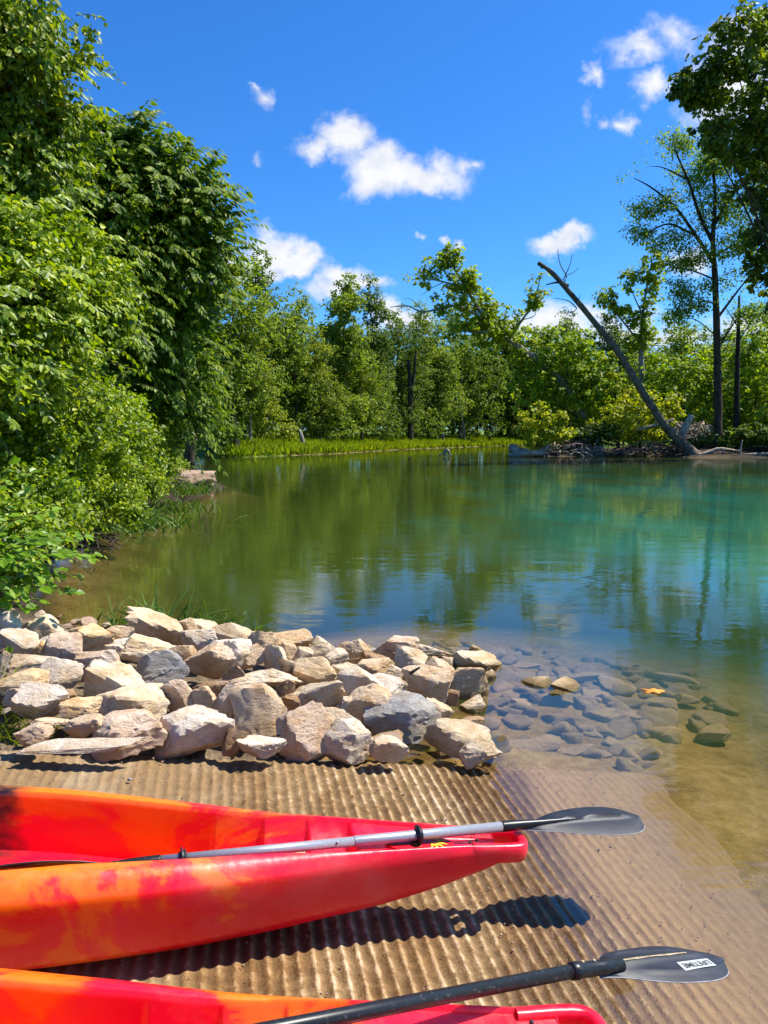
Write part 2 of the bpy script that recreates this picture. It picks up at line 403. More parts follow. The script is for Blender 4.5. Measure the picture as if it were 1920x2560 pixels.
gx = axis([(-400, -120, 40), (-120, -40, 4), (-40, -12, 1.0), (-12, -4, .3), (-4, 3.2, .08), (3.2, 12, .4), (12, 40, 1.), (40, 120, 4), (120, 400, 40)])
gy = axis([(-20, 1, 1.5), (1, 7.6, .08), (7.6, 14, .3), (14, 40, .7), (40, 140, 1.4), (140, 260, 8), (260, 900, 80)])
tag(grid_mesh('ground', gx, gy, ground, M['ground'], {'grassy': grassy, 'litter': litter}), kind='structure')

# ------------------------------------------------------------------ the concrete boat ramp, raked into ridges
def ramp_mesh():
    av = axis([(-4.4, 2.1, .0062)]); bv = axis([(-5.2, -2.6, .12), (-2.6, -.02, .02)])
    A, Bv = np.meshgrid(av, bv); a, b = A.ravel(), Bv.ravel()
    P3 = np.stack([a, b, 0 * a], -1)
    wob = (fbm(P3 * np.array([1.2, 1.0, 1]), 5, 3) - .5) * .018 + (fbm(P3 * np.array([9, 5, 1]), 6, 2) - .5) * .007
    ph = (a + wob) * 2 * np.pi / .048
    prof = .5 + .5 * np.cos(ph); prof = prof ** 1.5 * (1 - .6 * sstep(.10, .0, -b))
    wear = .55 + .7 * (fbm(P3 * 2.0, 8, 3)); wear *= .9 - .75 * sstep(-.05, .42, a + (fbm(P3 * 1.7, 15, 3) - .5) * .5) - .45 * sstep(-.9, -2.0, a)
    lump = (fbm(P3 * np.array([60, 28, 1]), 11, 3) - .5)
    z = prof * .0135 * wear + lump * .006 + (fbm(P3 * np.array([14, 9, 1]), 21, 3) - .5) * .010
    z -= .018 * sstep(.12, .0, -b) * (fbm(P3 * 6, 31, 2))
    q = P0 + a[:, None] * E1 + b[:, None] * E2
    V = np.stack([q[:, 0], q[:, 1], ramp_z(q[:, 0], q[:, 1]) + z - .012], -1)
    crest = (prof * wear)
    nx, ny = len(av), len(bv); i = np.arange(ny - 1)[:, None] * nx; j = np.arange(nx - 1)[None]
    Q = np.stack([i + j, i + j + 1, i + nx + j + 1, i + nx + j], -1).reshape(-1, 4)
    # the broken front edge of the slab
    top = V[(ny - 1) * nx:]; e = (vnoise(np.stack([av * 7, av * 0, av * 0], -1), 4) - .5) * .03 + (vnoise(np.stack([av * 40, av * 0, av * 0], -1), 4) - .5) * .012
    V = V.copy(); V[(ny - 1) * nx:, :2] += e[:, None] * E2
    low = V[(ny - 1) * nx:].copy(); low[:, 2] -= .16; low[:, :2] += .015 * E2
    V = np.concatenate([V, low]); k = (ny - 1) * nx; jj = np.arange(nx - 1)
    Q = np.concatenate([Q, np.stack([k + jj, k + jj + 1, k + nx + jj + 1, k + nx + jj], -1)])
    me = mesh_np('boat_ramp', V, [Q], None, True)
    at_ = me.attributes.new('crest', 'FLOAT', 'POINT'); at_.data.foreach_set('value', np.concatenate([crest, crest[-nx:] * 0]).astype(np.float32))
    return me
m, nt, out = new_mat('raked_concrete'); p_ = wpos(nt)
cr = N(nt, 'Attribute', attribute_name='crest').outputs['Fac']
nb = noise(nt, p_, 1.1, 4, .6); nm = noise(nt, p_, 22, 5, .65); nf = noise(nt, p_, 110, 4, .7)
sxyz = N(nt, 'SeparateXYZ'); L(nt, p_, sxyz.inputs[0])
dry = ramp(nt, math_(nt, 'ADD', math_(nt, 'MULTIPLY', nm, .55), math_(nt, 'MULTIPLY', nf, .45)), [(.28, (.085, .046, .015)), (.47, (.245, .142, .052)), (.66, (.42, .275, .13))]).outputs[0]
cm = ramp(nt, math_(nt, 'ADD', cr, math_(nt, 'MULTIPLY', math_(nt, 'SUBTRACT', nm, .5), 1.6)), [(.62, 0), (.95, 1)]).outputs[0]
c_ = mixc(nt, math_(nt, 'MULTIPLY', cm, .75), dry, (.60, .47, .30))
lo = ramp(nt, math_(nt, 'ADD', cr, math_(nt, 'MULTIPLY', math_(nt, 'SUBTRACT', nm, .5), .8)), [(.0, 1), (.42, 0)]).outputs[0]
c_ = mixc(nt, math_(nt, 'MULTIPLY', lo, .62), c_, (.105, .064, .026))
pale = ramp(nt, math_(nt, 'MULTIPLY', sxyz.outputs[0], -1), [(.45, 0), (1.3, 1)]).outputs[0]
c_ = mixc(nt, math_(nt, 'MULTIPLY', pale, .5), c_, (.40, .30, .185))
wet = N(nt, 'MapRange', interpolation_type='SMOOTHSTEP'); L(nt, math_(nt, 'ADD', sxyz.outputs[2], math_(nt, 'MULTIPLY', math_(nt, 'SUBTRACT', nb, .5), .20)), wet.inputs[0])
wet.inputs[1].default_value = .055; wet.inputs[2].default_value = .0
c_ = mixc(nt, math_(nt, 'MULTIPLY', wet.outputs[0], .6), c_, mixc(nt, 1.0, c_, (.55, .46, .30), 'MULTIPLY'))
damp = ramp(nt, noise(nt, mapped(nt, p_, (1.6, .7, 1)), 1.7, 3), [(.46, 0), (.56, 1)]).outputs[0]
c_ = mixc(nt, math_(nt, 'MULTIPLY', damp, .62), c_, mixc(nt, 1.0, c_, (.6, .45, .22), 'MULTIPLY'))
silt = N(nt, 'MapRange', interpolation_type='SMOOTHSTEP'); L(nt, math_(nt, 'ADD', sxyz.outputs[2], math_(nt, 'MULTIPLY', math_(nt, 'SUBTRACT', nm, .5), .03)), silt.inputs[0])
silt.inputs[1].default_value = -.005; silt.inputs[2].default_value = -.04
c_ = mixc(nt, math_(nt, 'MULTIPLY', silt.outputs[0], .75), c_, mixc(nt, nm, (.28, .165, .07), (.46, .30, .155)))
dk = ramp(nt, noise(nt, p_, 75, 4, .75), [(.62, 0), (.72, 1)]).outputs[0]
c_ = mixc(nt, math_(nt, 'MULTIPLY', dk, .6), c_, (.06, .04, .02))
rg = math_(nt, 'SUBTRACT', .85, math_(nt, 'MULTIPLY', math_(nt, 'SUBTRACT', wet.outputs[0], silt.outputs[0], True), .55))
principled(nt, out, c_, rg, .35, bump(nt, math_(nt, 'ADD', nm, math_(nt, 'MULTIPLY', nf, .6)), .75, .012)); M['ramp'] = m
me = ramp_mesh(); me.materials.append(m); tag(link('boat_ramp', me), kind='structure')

# ------------------------------------------------------------------ the river
m, nt, out = new_mat('river_water'); p_ = wpos(nt)
w1 = noise(nt, mapped(nt, p_, (1, 1.7, 1), (0, 0, R(12))), 1.6, 3, .5)
w2 = noise(nt, mapped(nt, p_, (1, 2.4, 1), (0, 0, R(-8))), 6.5, 4, .6)
w3 = noise(nt, mapped(nt, p_, (.5, 1.6, 1)), .25, 3, .55)
calm = ramp(nt, noise(nt, mapped(nt, p_, (.35, 1.0, 1), (0, 0, R(10))), .32, 3, .6), [(.42, .18), (.62, 1.0)]).outputs[0]
h_ = math_(nt, 'ADD', math_(nt, 'MULTIPLY', w1, .6), math_(nt, 'MULTIPLY', math_(nt, 'MULTIPLY', w2, calm), .28))
h_ = math_(nt, 'ADD', h_, math_(nt, 'MULTIPLY', w3, 1.2))
nrm = bump(nt, h_, .14, .045)
fr = N(nt, 'Fresnel'); fr.inputs[0].default_value = 1.75; L(nt, nrm, fr.inputs['Normal'])
gl = N(nt, 'BsdfGlossy'); gl.inputs['Roughness'].default_value = .015; L(nt, nrm, gl.inputs['Normal'])
tr = N(nt, 'BsdfTransparent'); tr.inputs[0].default_value = (.95, .93, .84, 1)
df = N(nt, 'BsdfDiffuse')
wxy = N(nt, 'SeparateXYZ'); L(nt, p_, wxy.inputs[0])
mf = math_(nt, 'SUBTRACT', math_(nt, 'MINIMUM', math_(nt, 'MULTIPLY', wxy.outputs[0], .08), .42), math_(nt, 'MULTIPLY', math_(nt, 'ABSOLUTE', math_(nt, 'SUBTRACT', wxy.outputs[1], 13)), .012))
murk_reflect = ramp(nt, math_(nt, 'ADD', mf, math_(nt, 'MULTIPLY', noise(nt, mapped(nt, p_, (1, .5, 1)), .38, 4, .6), .95)), [(.46, (.044, .068, .010)), (.72, (.030, .105, .055)), (.95, (.020, .17, .12))]).outputs[0]  # teal tree reflections right of centre, put into the murk colour
L(nt, murk_reflect, df.inputs[0])
dep = N(nt, 'Attribute', attribute_name='depth').outputs['Fac']
op = math_(nt, 'SUBTRACT', .97, math_(nt, 'POWER', 2.718, math_(nt, 'MULTIPLY', dep, -2.7)), True)      # turbid water
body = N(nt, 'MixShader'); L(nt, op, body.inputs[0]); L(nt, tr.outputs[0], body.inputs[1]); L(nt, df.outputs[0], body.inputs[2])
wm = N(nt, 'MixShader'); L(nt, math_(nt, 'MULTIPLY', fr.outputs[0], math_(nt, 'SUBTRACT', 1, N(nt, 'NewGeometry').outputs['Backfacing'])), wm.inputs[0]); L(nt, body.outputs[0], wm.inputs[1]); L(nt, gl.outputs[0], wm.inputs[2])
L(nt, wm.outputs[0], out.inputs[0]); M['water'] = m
wx = axis([(-60, -12, 3), (-12, -3, .5), (-3, 4, .1), (4, 12, .5), (12, 72, 3)])
wy = axis([(-6, 1.4, .8), (1.4, 8, .1), (8, 20, .5), (20, 134, 2)])
def depth(V):
    g = ground(V[:, 0], V[:, 1]); a, b = ramp_ab(V[:, 0], V[:, 1])
    on = (b < 0) & (a < 2.1) & (a > -4.4)
    g = np.where(on, np.maximum(g, ramp_z(V[:, 0], V[:, 1])), g)
    return np.clip(-g, 0, 3)
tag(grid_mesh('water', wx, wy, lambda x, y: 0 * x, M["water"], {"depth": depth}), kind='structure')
# ------------------------------------------------------------------ kayaks
def catmull(s, xs, ys):
    return np.interp(s, xs, ys)
KS  = [.10, .16, .30, .50, .70, .90, 1.2, 1.6, 2.0, 2.4, 2.7, 2.9, 3.02]
KW  = [.060, .074, .090, .116, .150, .192, .255, .318, .335, .285, .205, .125, .06]
KB  = [.215, .195, .15, .10, .07, .045, .022, .008, .008, .03, .08, .14, .21]
KG  = [.298, .300, .302, .303, .305, .308, .315, .325, .325, .325, .325, .33, .335]
KR  = [.010, .012, .014, .018, .034, .064, .082, .095, .095, .08, .06, .04, .02]
def smooth_curve(xs, ys, s):
    P = bez(np.stack([xs, ys], -1), 400); return np.interp(s, P[:, 0], P[:, 1])
def kayak_hull():
    s = np.unique(np.concatenate([np.linspace(.10, 3.02, 120), .60 + np.linspace(0, .018, 6), .745 + np.linspace(0, .015, 6), .895 + np.linspace(0, .015, 6), 1.06 + np.linspace(0, .02, 6), 2.3 + np.linspace(0, .1, 5)]))
    W, ZB, ZG, RB = (smooth_curve(KS, k, s) for k in (KW, KB, KG, KR))
    well = sstep(.60, .618, s) * .045 + sstep(.745, .760, s) * .035 + sstep(.895, .910, s) * .04 + sstep(1.06, 1.08, s) * .06 
    well = well * (1 - sstep(2.3, 2.42, s)) + .012 * (1 - sstep(2.3, 2.42, s))
    step = (sstep(.60, .618, s) * .25 + sstep(.745, .760, s) * .25 + sstep(.895, .910, s) * .25 + sstep(1.06, 1.08, s) * .25) * (1 - sstep(2.3, 2.42, s))
    rows = []
    for k in range(len(s)):
        w, zb, zg, rb = W[k], ZB[k], ZG[k], RB[k]; hgt = zg - zb
        wi = w - rb - .008                                             # lip of the cockpit
        wf = max(wi - .022 - (1 - step[k]) * .055 * min(1, s[k] / .6), .012)
        zf = zg - .008 - well[k]
        half = [(0, zb), (w * .30, zb + .002), (w * .72, zb + .006), (w * .90, zb + .048 * min(1, hgt / .25)), (w * .935, zb + .066 * min(1, hgt / .25)), (w * .965, zb + .42 * hgt),
                (w * .975, zb + .75 * hgt), (w * .972, zb + .80 * hgt), (w * .950, zb + .85 * hgt), (w - rb * .5, zg - .010), (w - rb * .85, zg - .001), (w - rb, zg),
                (wi + .003, zg - .004), (wi, zg - .012 - well[k] * .06), ((wi + wf) / 2, (zg - .012) * .45 + zf * .55), (wf, zf + .004), (wf * .85, zf), (wf * .4, zf - .002), (0, zf - .002)]
        half = np.array(half)
        full = np.concatenate([half, (half * [-1, 1])[-2:0:-1]])
        rows.append(np.stack([np.full(len(full), s[k]), full[:, 0], full[:, 1]], -1))
    n = len(rows[0]); V = np.concatenate(rows); k = len(rows)
    i = np.arange(k - 1)[:, None] * n; j = np.arange(n)[None]
    Q = np.stack([i + j, i + n + j, i + n + (j + 1) % n, i + (j + 1) % n], -1).reshape(-1, 4)
    T = []
    for base, flip in ((0, 1), ((k - 1) * n, 0)):                      # end caps
        c = V[base:base + n].mean(0); ci = len(V); V = np.concatenate([V, c[None]])
        for q in range(n):
            a, b = base + q, base + (q + 1) % n
            T.append((ci, a, b) if flip else (ci, b, a))
    return V, Q, T
def plastic(name, seed, stops, spec):
    """rotomoulded plastic: red and orange swirled together, plus the hull's scuffs"""
    m, nt, out = new_mat(name); p = coords(nt)
    sx = N(nt, 'SeparateXYZ'); L(nt, p, sx.inputs[0])
    d = mapped(nt, p, (1, 1.6, 1.9), loc=(seed, seed * .7, 0))
    big = noise(nt, d, 2.1, 5, .62, .9); mid = noise(nt, d, 7, 4, .6, .3)
    prof = ramp(nt, math_(nt, 'DIVIDE', sx.outputs[0], 3.1), stops).outputs[0]
    f = math_(nt, 'ADD', prof, math_(nt, 'MULTIPLY', math_(nt, 'SUBTRACT', big, .5), 2.4))
    f = math_(nt, 'ADD', f, math_(nt, 'MULTIPLY', math_(nt, 'SUBTRACT', mid, .5), .35))
    f = math_(nt, 'ADD', f, math_(nt, 'MULTIPLY', math_(nt, 'SUBTRACT', sx.outputs[2], .22), 1.0))
    c = ramp(nt, f, [(.38, (.90, .003, .026)), (.50, (.92, .026, .012)), (.60, (.95, .13, .003)), (.85, (.97, .18, .003))]).outputs[0]
    if spec:                                                            # charcoal swirl on the far side amidships
        bx = math_(nt, 'ADD', math_(nt, 'MULTIPLY', math_(nt, 'SUBTRACT', sx.outputs[0], 1.66), 3.2), math_(nt, 'MULTIPLY', math_(nt, 'SUBTRACT', mid, .5), .9))
        by = math_(nt, 'ADD', math_(nt, 'MULTIPLY', math_(nt, 'SUBTRACT', -.12, sx.outputs[1]), 9), 0)
        c = mixc(nt, math_(nt, 'MULTIPLY', ramp(nt, bx, [(.0, 0), (.4, 1)]).outputs[0], ramp(nt, by, [(.0, 0), (.5, 1)]).outputs[0]), c, (.035, .018, .014))
    # scuffs, scratches and dusty film
    fine = noise(nt, p, 45, 5, .7)
    scr = noise(nt, mapped(nt, p, (6, 60, 60), (0, R(8), R(14))), 4, 3, .8)
    scm = math_(nt, 'MULTIPLY', ramp(nt, scr, [(.69, 0), (.72, 1)]).outputs[0], ramp(nt, noise(nt, p, 5, 2), [(.5, 0), (.6, 1)]).outputs[0])
    c = mixc(nt, math_(nt, 'MULTIPLY', scm, .75), c, (.95, .45, .35))
    film = ramp(nt, noise(nt, p, 3.2, 6, .7), [(.5, 0), (.72, 1)]).outputs[0]
    flat = N(nt, 'SeparateXYZ'); L(nt, N(nt, 'TexCoord').outputs['Normal'], flat.inputs[0])
    c = mixc(nt, math_(nt, 'MULTIPLY', film, .20), c, (.85, .36, .26))
    rg = ramp(nt, fine, [(.3, .24), (.7, .42)]).outputs[0]
    pr = principled(nt, out, c, rg, .6, bump(nt, math_(nt, 'ADD', math_(nt, 'MULTIPLY', noise(nt, p, 9, 3), 1.), math_(nt, 'MULTIPLY', fine, .06)), .16, .02))
    pr.inputs['Subsurface Weight'].default_value = .4; pr.inputs['Subsurface Radius'].default_value = (1, .22, .08); pr.inputs['Subsurface Scale'].default_value = .09
    return m
PST1 = [(.0, -.25), (.20, -.2), (.29, .30), (.36, .62), (.5, .55), (.62, .45), (1, .4)]
PST2 = [(.0, -.30), (.15, -.15), (.21, .55), (.27, .72), (.31, .05), (.37, .05), (.42, .75), (.7, .6), (1, .4)]
M['plastic_a'] = plastic('red_orange_plastic', 3.1, PST1, True)
M['plastic_b'] = plastic('orange_red_plastic', 8.4, PST2, False)
M['emblem'] = solid('emblem_red', (.62, .004, .02), .4, .5, 0, 12, .15)
M['flame'] = solid('flame_yellow', (.85, .55, .05), .5, .3)
M['letter'] = solid('letter_gold', (.65, .22, .04), .5, .3)
M['outline'] = solid('letter_dark', (.06, .01, .01), .5, .3)
M['black'] = solid('black_plastic', (.016, .016, .018), .42, .5, 0, 60, .5, .2)
M['steel'] = solid('screw_steel', (.35, .35, .36), .35, .5, .8)
M['sand'] = solid('dried_sand', (.5, .38, .22), .95, .1, 0, 40, .5, .6)
hullV, hullQ, hullT = kayak_hull()
def frame_matrix(origin, turn):
    ax2 = -E1; th = math.atan2(ax2[1], ax2[0]) + turn
    gx = Vector((math.cos(th), math.sin(th), 0)); gx.z = ramp_z(gx.x, gx.y) - ramp_z(0, 0)
    gx.normalize(); nz = Vector((.12 * NW[0], .12 * NW[1], 1)).normalized()
    gy = nz.cross(gx).normalized(); nz = gx.cross(gy)
    m4 = Matrix((gx, gy, nz)).transposed().to_4x4(); m4.translation = Vector(origin); return m4
def local(name, mb, mat, parent, smooth=True):
    o = mb.build(name, mat, None, smooth); o.parent = parent; return o
def make_kayak(origin, turn, mat, label):
    root = empty('kayak', (0, 0, 0), label, 'kayak', 'kayaks lying on the ramp'); root.matrix_basis = frame_matrix(origin, turn)
    mb = MB(); mb.add(hullV, hullQ, hullT); h = local('hull', mb, mat, root)
    h.data.set_sharp_from_angle(angle=R(46))
    # carry handle: a loop moulded round the bow
    path = bez([(.20, -.058, .269), (.13, -.059, .270), (.07, -.058, .271), (.03, -.053, .271), (.012, -.040, .271), (.004, -.02, .271), (.003, 0, .271), (.004, .02, .271), (.012, .040, .271), (.03, .053, .271), (.07, .058, .271), (.13, .059, .270), (.20, .058, .269)], 60)
    tan = norm(np.gradient(path, axis=0)); up = np.array([0, 0, 1.]); V = []
    sq = [(math.cos(t), math.sin(t)) for t in np.linspace(0, 2 * np.pi, 14, endpoint=False)]
    for p, t in zip(path, tan):
        x = norm(np.cross(t, up)); f = 1 - .25 * math.exp(-((p[0]) / .05) ** 2)
        for (c, sn) in sq:
            c2 = math.copysign(abs(c) ** .6, c); s2 = math.copysign(abs(sn) ** .6, sn)
            V.append(p + x * c2 * .0185 + up * (s2 * .033))
    n = len(sq); k = len(path); i = np.arange(k - 1)[:, None] * n; j = np.arange(n)[None]
    Q = np.stack([i + j, i + n + j, i + n + (j + 1) % n, i + (j + 1) % n], -1).reshape(-1, 4)
    mb = MB(); mb.add(np.array(V), Q); local('carry_handle', mb, mat, root)
    # recessed emblem with flames and a line of thin letters
    mb = MB(); tt = np.linspace(0, 2 * np.pi, 40, endpoint=False); zd = .2995
    ring = np.stack([.385 + .120 * np.cos(tt), .038 + .050 * np.sin(tt), np.full(40, zd - .0055)], -1)
    mb.add(np.concatenate([ring, [[.385, .038, zd - .0055]], ring - [0, 0, .004]]), np.stack([np.arange(40) + 41, (np.arange(40) + 1) % 40 + 41, (np.arange(40) + 1) % 40, np.arange(40)], -1), [(40, a, (a + 1) % 40) for a in range(40)])
    em = local('emblem', mb, M['emblem'], root, False)
    mb = MB()
    for q, (ang, ln) in enumerate([(-100, .030), (-66, .038), (-36, .044), (-8, .047), (20, .045), (48, .040), (78, .034), (106, .028)]):
        dr = np.array([-math.cos(R(ang)), math.sin(R(ang)), 0]); sd_ = np.array([-dr[1], dr[0], 0]); c0 = np.array([.340, .030, zd - .0035]) + dr * .012
        pts = [c0, c0 + dr * ln * .35 + sd_ * .0055, c0 + dr * ln * .7 + sd_ * .005, c0 + dr * ln - sd_ * .003, c0 + dr * ln * .6 - sd_ * .002, c0 + dr * ln * .3 - sd_ * .005]
        mb.add(np.array(pts), [(0, 1, 2, 5), (5, 2, 3, 4)])
    local('flame_emblem', mb, M['flame'], em, False)
    for nm, mt, dz, gr_ in (('letter_edge', M['outline'], -.0042, .0016), ('lettering', M['letter'], -.0034, 0)):
        mb = MB(); y = -.004
        for kind in ('I', 'N', 'T', 'I', 'N', 'I', 'I'):
            def bar(x0, y0, x1, y1, wd=.0014):
                a_ = np.array([x0, y0, zd + dz]); b_ = np.array([x1, y1, zd + dz]); dd = norm(b_ - a_); nn = np.array([-dd[1], dd[0], 0]) * (wd + gr_); a_ = a_ - dd * gr_; b_ = b_ + dd * gr_
                mb.add(np.array([a_ - nn, b_ - nn, b_ + nn, a_ + nn]), [(0, 1, 2, 3)])
            bar(.385, y, .415, y)
            if kind == 'N': bar(.415, y, .385, y + .008); bar(.385, y + .008, .415, y + .008)
            if kind == 'T': bar(.385, y - .004, .385, y + .005)
            y += .011
        local(nm, mb, mt, em, False)
    # deck screws beside the handle and a strap eye
    for (s_, w_) in ((.175, .022), (.205, .035), (.175, -.022)):
        mb = MB(); mb.tube([(s_, w_, .293), (s_, w_, .3005)], [.006, .005], 10); local('deck_screw', mb, M['black'], root)
    return root
kay1 = make_kayak(tuple(rp(.035, -.020, 0.0)), R(1.0), M['plastic_a'], 'red and orange kayak with charcoal swirl and grey-shaft paddle laid across it')
kay2 = make_kayak(tuple(rp(.165, .850, 0.0)), R(1.0), M['plastic_b'], 'red and orange kayak cut off at the bottom edge, under the all-black paddle')
# dried sand in the footwell of the far kayak: part of what lies in it
mb = MB(); c0 = np.array([.80, .02, .232]); tt = np.linspace(0, 2 * np.pi, 26, endpoint=False)
rr = 1 + .25 * np.sin(3 * tt + 1) + .15 * np.sin(5 * tt)
ring = np.stack([.045 * rr * np.cos(tt), .045 * rr * np.sin(tt), 0 * tt], -1)
Vs = np.concatenate([c0 + ring, c0 + ring * .6 + [0, 0, .010], [c0 + [0, 0, .013]]])
ii = np.arange(26); jj = (ii + 1) % 26
mb.add(Vs, np.stack([ii, jj, jj + 26, ii + 26], -1), [(a + 26, b + 26, 52) for a, b in zip(ii, jj)])
Vw = np.array([(kay1.matrix_basis @ Vector(v))[:] for v in np.concatenate(mb.v)]); mb.v = [Vw]
tag(mb.build('sand_patch', M['sand']), 'small patch of dry tan sand in the footwell of the upper kayak', 'sand')

# ------------------------------------------------------------------ paddles
m, nt, out = new_mat('brushed_grey_shaft'); p = coords(nt)
n_ = noise(nt, mapped(nt, p, (3, 60, 60)), 6, 4, .7); n2_ = noise(nt, p, 4, 4)
c = ramp(nt, n_, [(.3, (.26, .26, .28)), (.7, (.40, .40, .43))]).outputs[0]
principled(nt, out, c, ramp(nt, n2_, [(.3, .28), (.7, .45)]).outputs[0], .5, None, .35); M['grey_shaft'] = m
m, nt, out = new_mat('scuffed_black_shaft'); p = coords(nt)
n_ = noise(nt, p, 70, 5, .75); n2_ = noise(nt, mapped(nt, p, (4, 40, 40)), 5, 4, .7)
sc = math_(nt, 'MULTIPLY', ramp(nt, n_, [(.56, 0), (.66, 1)]).outputs[0], ramp(nt, n2_, [(.45, 0), (.6, 1)]).outputs[0])
principled(nt, out, mixc(nt, math_(nt, 'MULTIPLY', sc, .5), (.010, .010, .011), (.20, .19, .18)), .36, .35); M['black_shaft'] = m
m, nt, out = new_mat('scratched_blade'); p = coords(nt)
n1_ = noise(nt, mapped(nt, p, (2, 50, 20), (0, 0, R(5))), 6, 4, .8); n2_ = noise(nt, p, 9, 5, .7); n3_ = noise(nt, p, 120, 3, .7)
c = ramp(nt, n2_, [(.3, (.010, .011, .016)), (.7, (.026, .029, .040))]).outputs[0]
sc = math_(nt, 'MULTIPLY', ramp(nt, n1_, [(.62, 0), (.7, 1)]).outputs[0], ramp(nt, n2_, [(.42, 0), (.6, 1)]).outputs[0])
c = mixc(nt, math_(nt, 'MULTIPLY', sc, .45), c, (.30, .31, .33))
principled(nt, out, c, .5, .32, bump(nt, n3_, .1, .005)); M['blade'] = m
M['blade_edge'] = solid('worn_blade_edge', (.34, .34, .35), .6, .3, 0, 40, .4)
M['sticker'] = solid('sticker_silver', (.42, .43, .42), .5, .3)
M['sticker_ink'] = solid('sticker_ink', (.03, .03, .03), .6, .2)
M['dust'] = solid('pale_mud', (.42, .33, .21), .9, .1, 0, 50, .5)

def blade_mesh(outline, spine_side, ribs, thick=.004):
    """outline: list of (x, upper, lower); returns top surface grid; x along the blade"""
    xs = np.linspace(outline[0][0], outline[-1][0], 56)
    xs = outline[0][0] + (outline[-1][0] - outline[0][0]) * (1 - np.cos(np.linspace(0, np.pi, 56))) / 2
    o = np.array(outline); P = bez(o, 300)
    up = np.interp(xs, P[:, 0], P[:, 1]); lo = np.interp(xs, P[:, 0], P[:, 2])
    nv = 23; t = np.linspace(0, 1, nv); V = []
    for x, u, l in zip(xs, up, lo):
        y = l + (u - l) * t; w = max(u - l, 1e-4); yc = (y - (u + l) / 2) / (w / 2)
        z = spine_side(x, y, yc)
        V.append(np.stack([np.full(nv, x), y, z], -1))
    V = np.concatenate(V); k = len(xs); i = np.arange(k - 1)[:, None] * nv; j = np.arange(nv - 1)[None]
    Q = np.stack([i + j, i + j + 1, i + nv + j + 1, i + nv + j], -1).reshape(-1, 4)
    n = len(V); V2 = V - [0, 0, thick]
    bd = list(range(nv)) + [r * nv + nv - 1 for r in range(1, k)] + list(range((k - 1) * nv + nv - 2, (k - 1) * nv - 1, -1)) + [r * nv for r in range(k - 2, 0, -1)]
    E_ = [(bd[q], bd[(q + 1) % len(bd)], bd[(q + 1) % len(bd)] + n, bd[q] + n) for q in range(len(bd))]
    edge = (xs, up, lo)
    return np.concatenate([V, V2]), np.concatenate([Q, Q[:, ::-1] + n, [e[::-1] for e in E_]]), edge
def axes(p0, p1, roll):
    x = norm(np.asarray(p1) - np.asarray(p0)); up = np.array([0, 0, 1.]); y = norm(np.cross(up, x)); z = np.cross(x, y)
    c, s_ = math.cos(roll), math.sin(roll); return x, y * c + z * s_, z * c - y * s_
def put(V, o, ax): return o + V[:, :1] * ax[0] + V[:, 1:2] * ax[1] + V[:, 2:3] * ax[2]
def edge_tube(edge, zf, o, ax, r=.0022):
    xs, up, lo = edge
    pts = [(x, u, zf(x, np.array([u]), np.array([1.]))[0]) for x, u in zip(xs, up)] + [(x, l, zf(x, np.array([l]), np.array([-1.]))[0]) for x, l in zip(xs[::-1], lo[::-1])]
    mb = MB(); mb.tube(put(np.array(pts) - [0, 0, .002], o, ax), r, 6, False); return mb
# --- grey-shaft paddle across the upper kayak
A1 = rp(.073, -.022, .333); T1 = rp(-.525, -.112, .32); B1 = rp(1.22, .134, .287)
dir1 = norm(A1 - B1); A1 = B1 + dir1 * np.dot(A1 - B1, dir1)
pad1 = empty('paddle', (A1 + B1) / 2, 'grey aluminium kayak paddle with black blades lying along the upper kayak', 'paddle')
mid1 = B1 + (A1 - B1) * .53
mb = MB(); mb.tube([B1, mid1 - dir1 * .0005], .0158, 24); mb.build('shaft', M['grey_shaft'], pad1)
mb = MB(); mb.tube([mid1, mid1 + dir1 * .002, A1], [.0168, .0172, .0172], 24); mb.build('shaft_sleeve', M['grey_shaft'], pad1)
for (ps, off) in ((rp(1.15, .14, .315), 0), (rp(.385, .02, .33), 0)):
    c = B1 + dir1 * np.dot(ps - B1, dir1); mb = MB()
    mb.tube([c - dir1 * .012, c - dir1 * .010, c - dir1 * .006, c - dir1 * .005, c - dir1 * .002, c + dir1 * .002, c + dir1 * .005, c + dir1 * .006, c + dir1 * .012], [.019, .0205, .0205, .034, .0345, .022, .030, .0295, .019], 26)
    mb.build('drip_ring', M['black'], pad1)
def zf1(x, y, yc): return -.012 * yc ** 2 + .013 * np.exp(-(y / .0085) ** 2) * (x > -.05) * np.clip((.50 - x) / .06, 0, 1) - .01 * np.clip((x - .2) / .3, 0, 1) ** 2
OUT1 = [(-.03, .010, -.010), (.03, .013, -.013), (.10, .040, -.030), (.18, .070, -.052), (.27, .087, -.078), (.36, .092, -.092), (.44, .084, -.090), (.49, .064, -.074), (.515, .038, -.048), (.523, .006, -.012)]
ax1 = axes(B1, A1, R(5)); o1 = A1 + dir1 * .055
Vb, Qb, eg = blade_mesh(OUT1, zf1, None)
mb = MB(); mb.add(put(Vb, o1, ax1), Qb); b1 = mb.build('blade', M['blade'], pad1); b1.data.set_sharp_from_angle(angle=R(50))
edge_tube(eg, zf1, o1, ax1, .0016).build('worn_rim', M['blade_edge'], b1)
mb = MB(); mb.tube([A1 - dir1 * .001, A1 + dir1 * .003, A1 + dir1 * .06, A1 + dir1 * .16, A1 + dir1 * .36, A1 + dir1 * .50], [.0182, .0186, .0176, .0125, .0085, .003], 18); mb.build('blade_socket', M['black_shaft'], pad1)
ax1b = axes(A1, B1, R(58)); o1b = B1 - dir1 * .055
mb = MB(); mb.add(put(Vb, o1b, ax1b), Qb); mb.build('blade', M['black'], pad1)
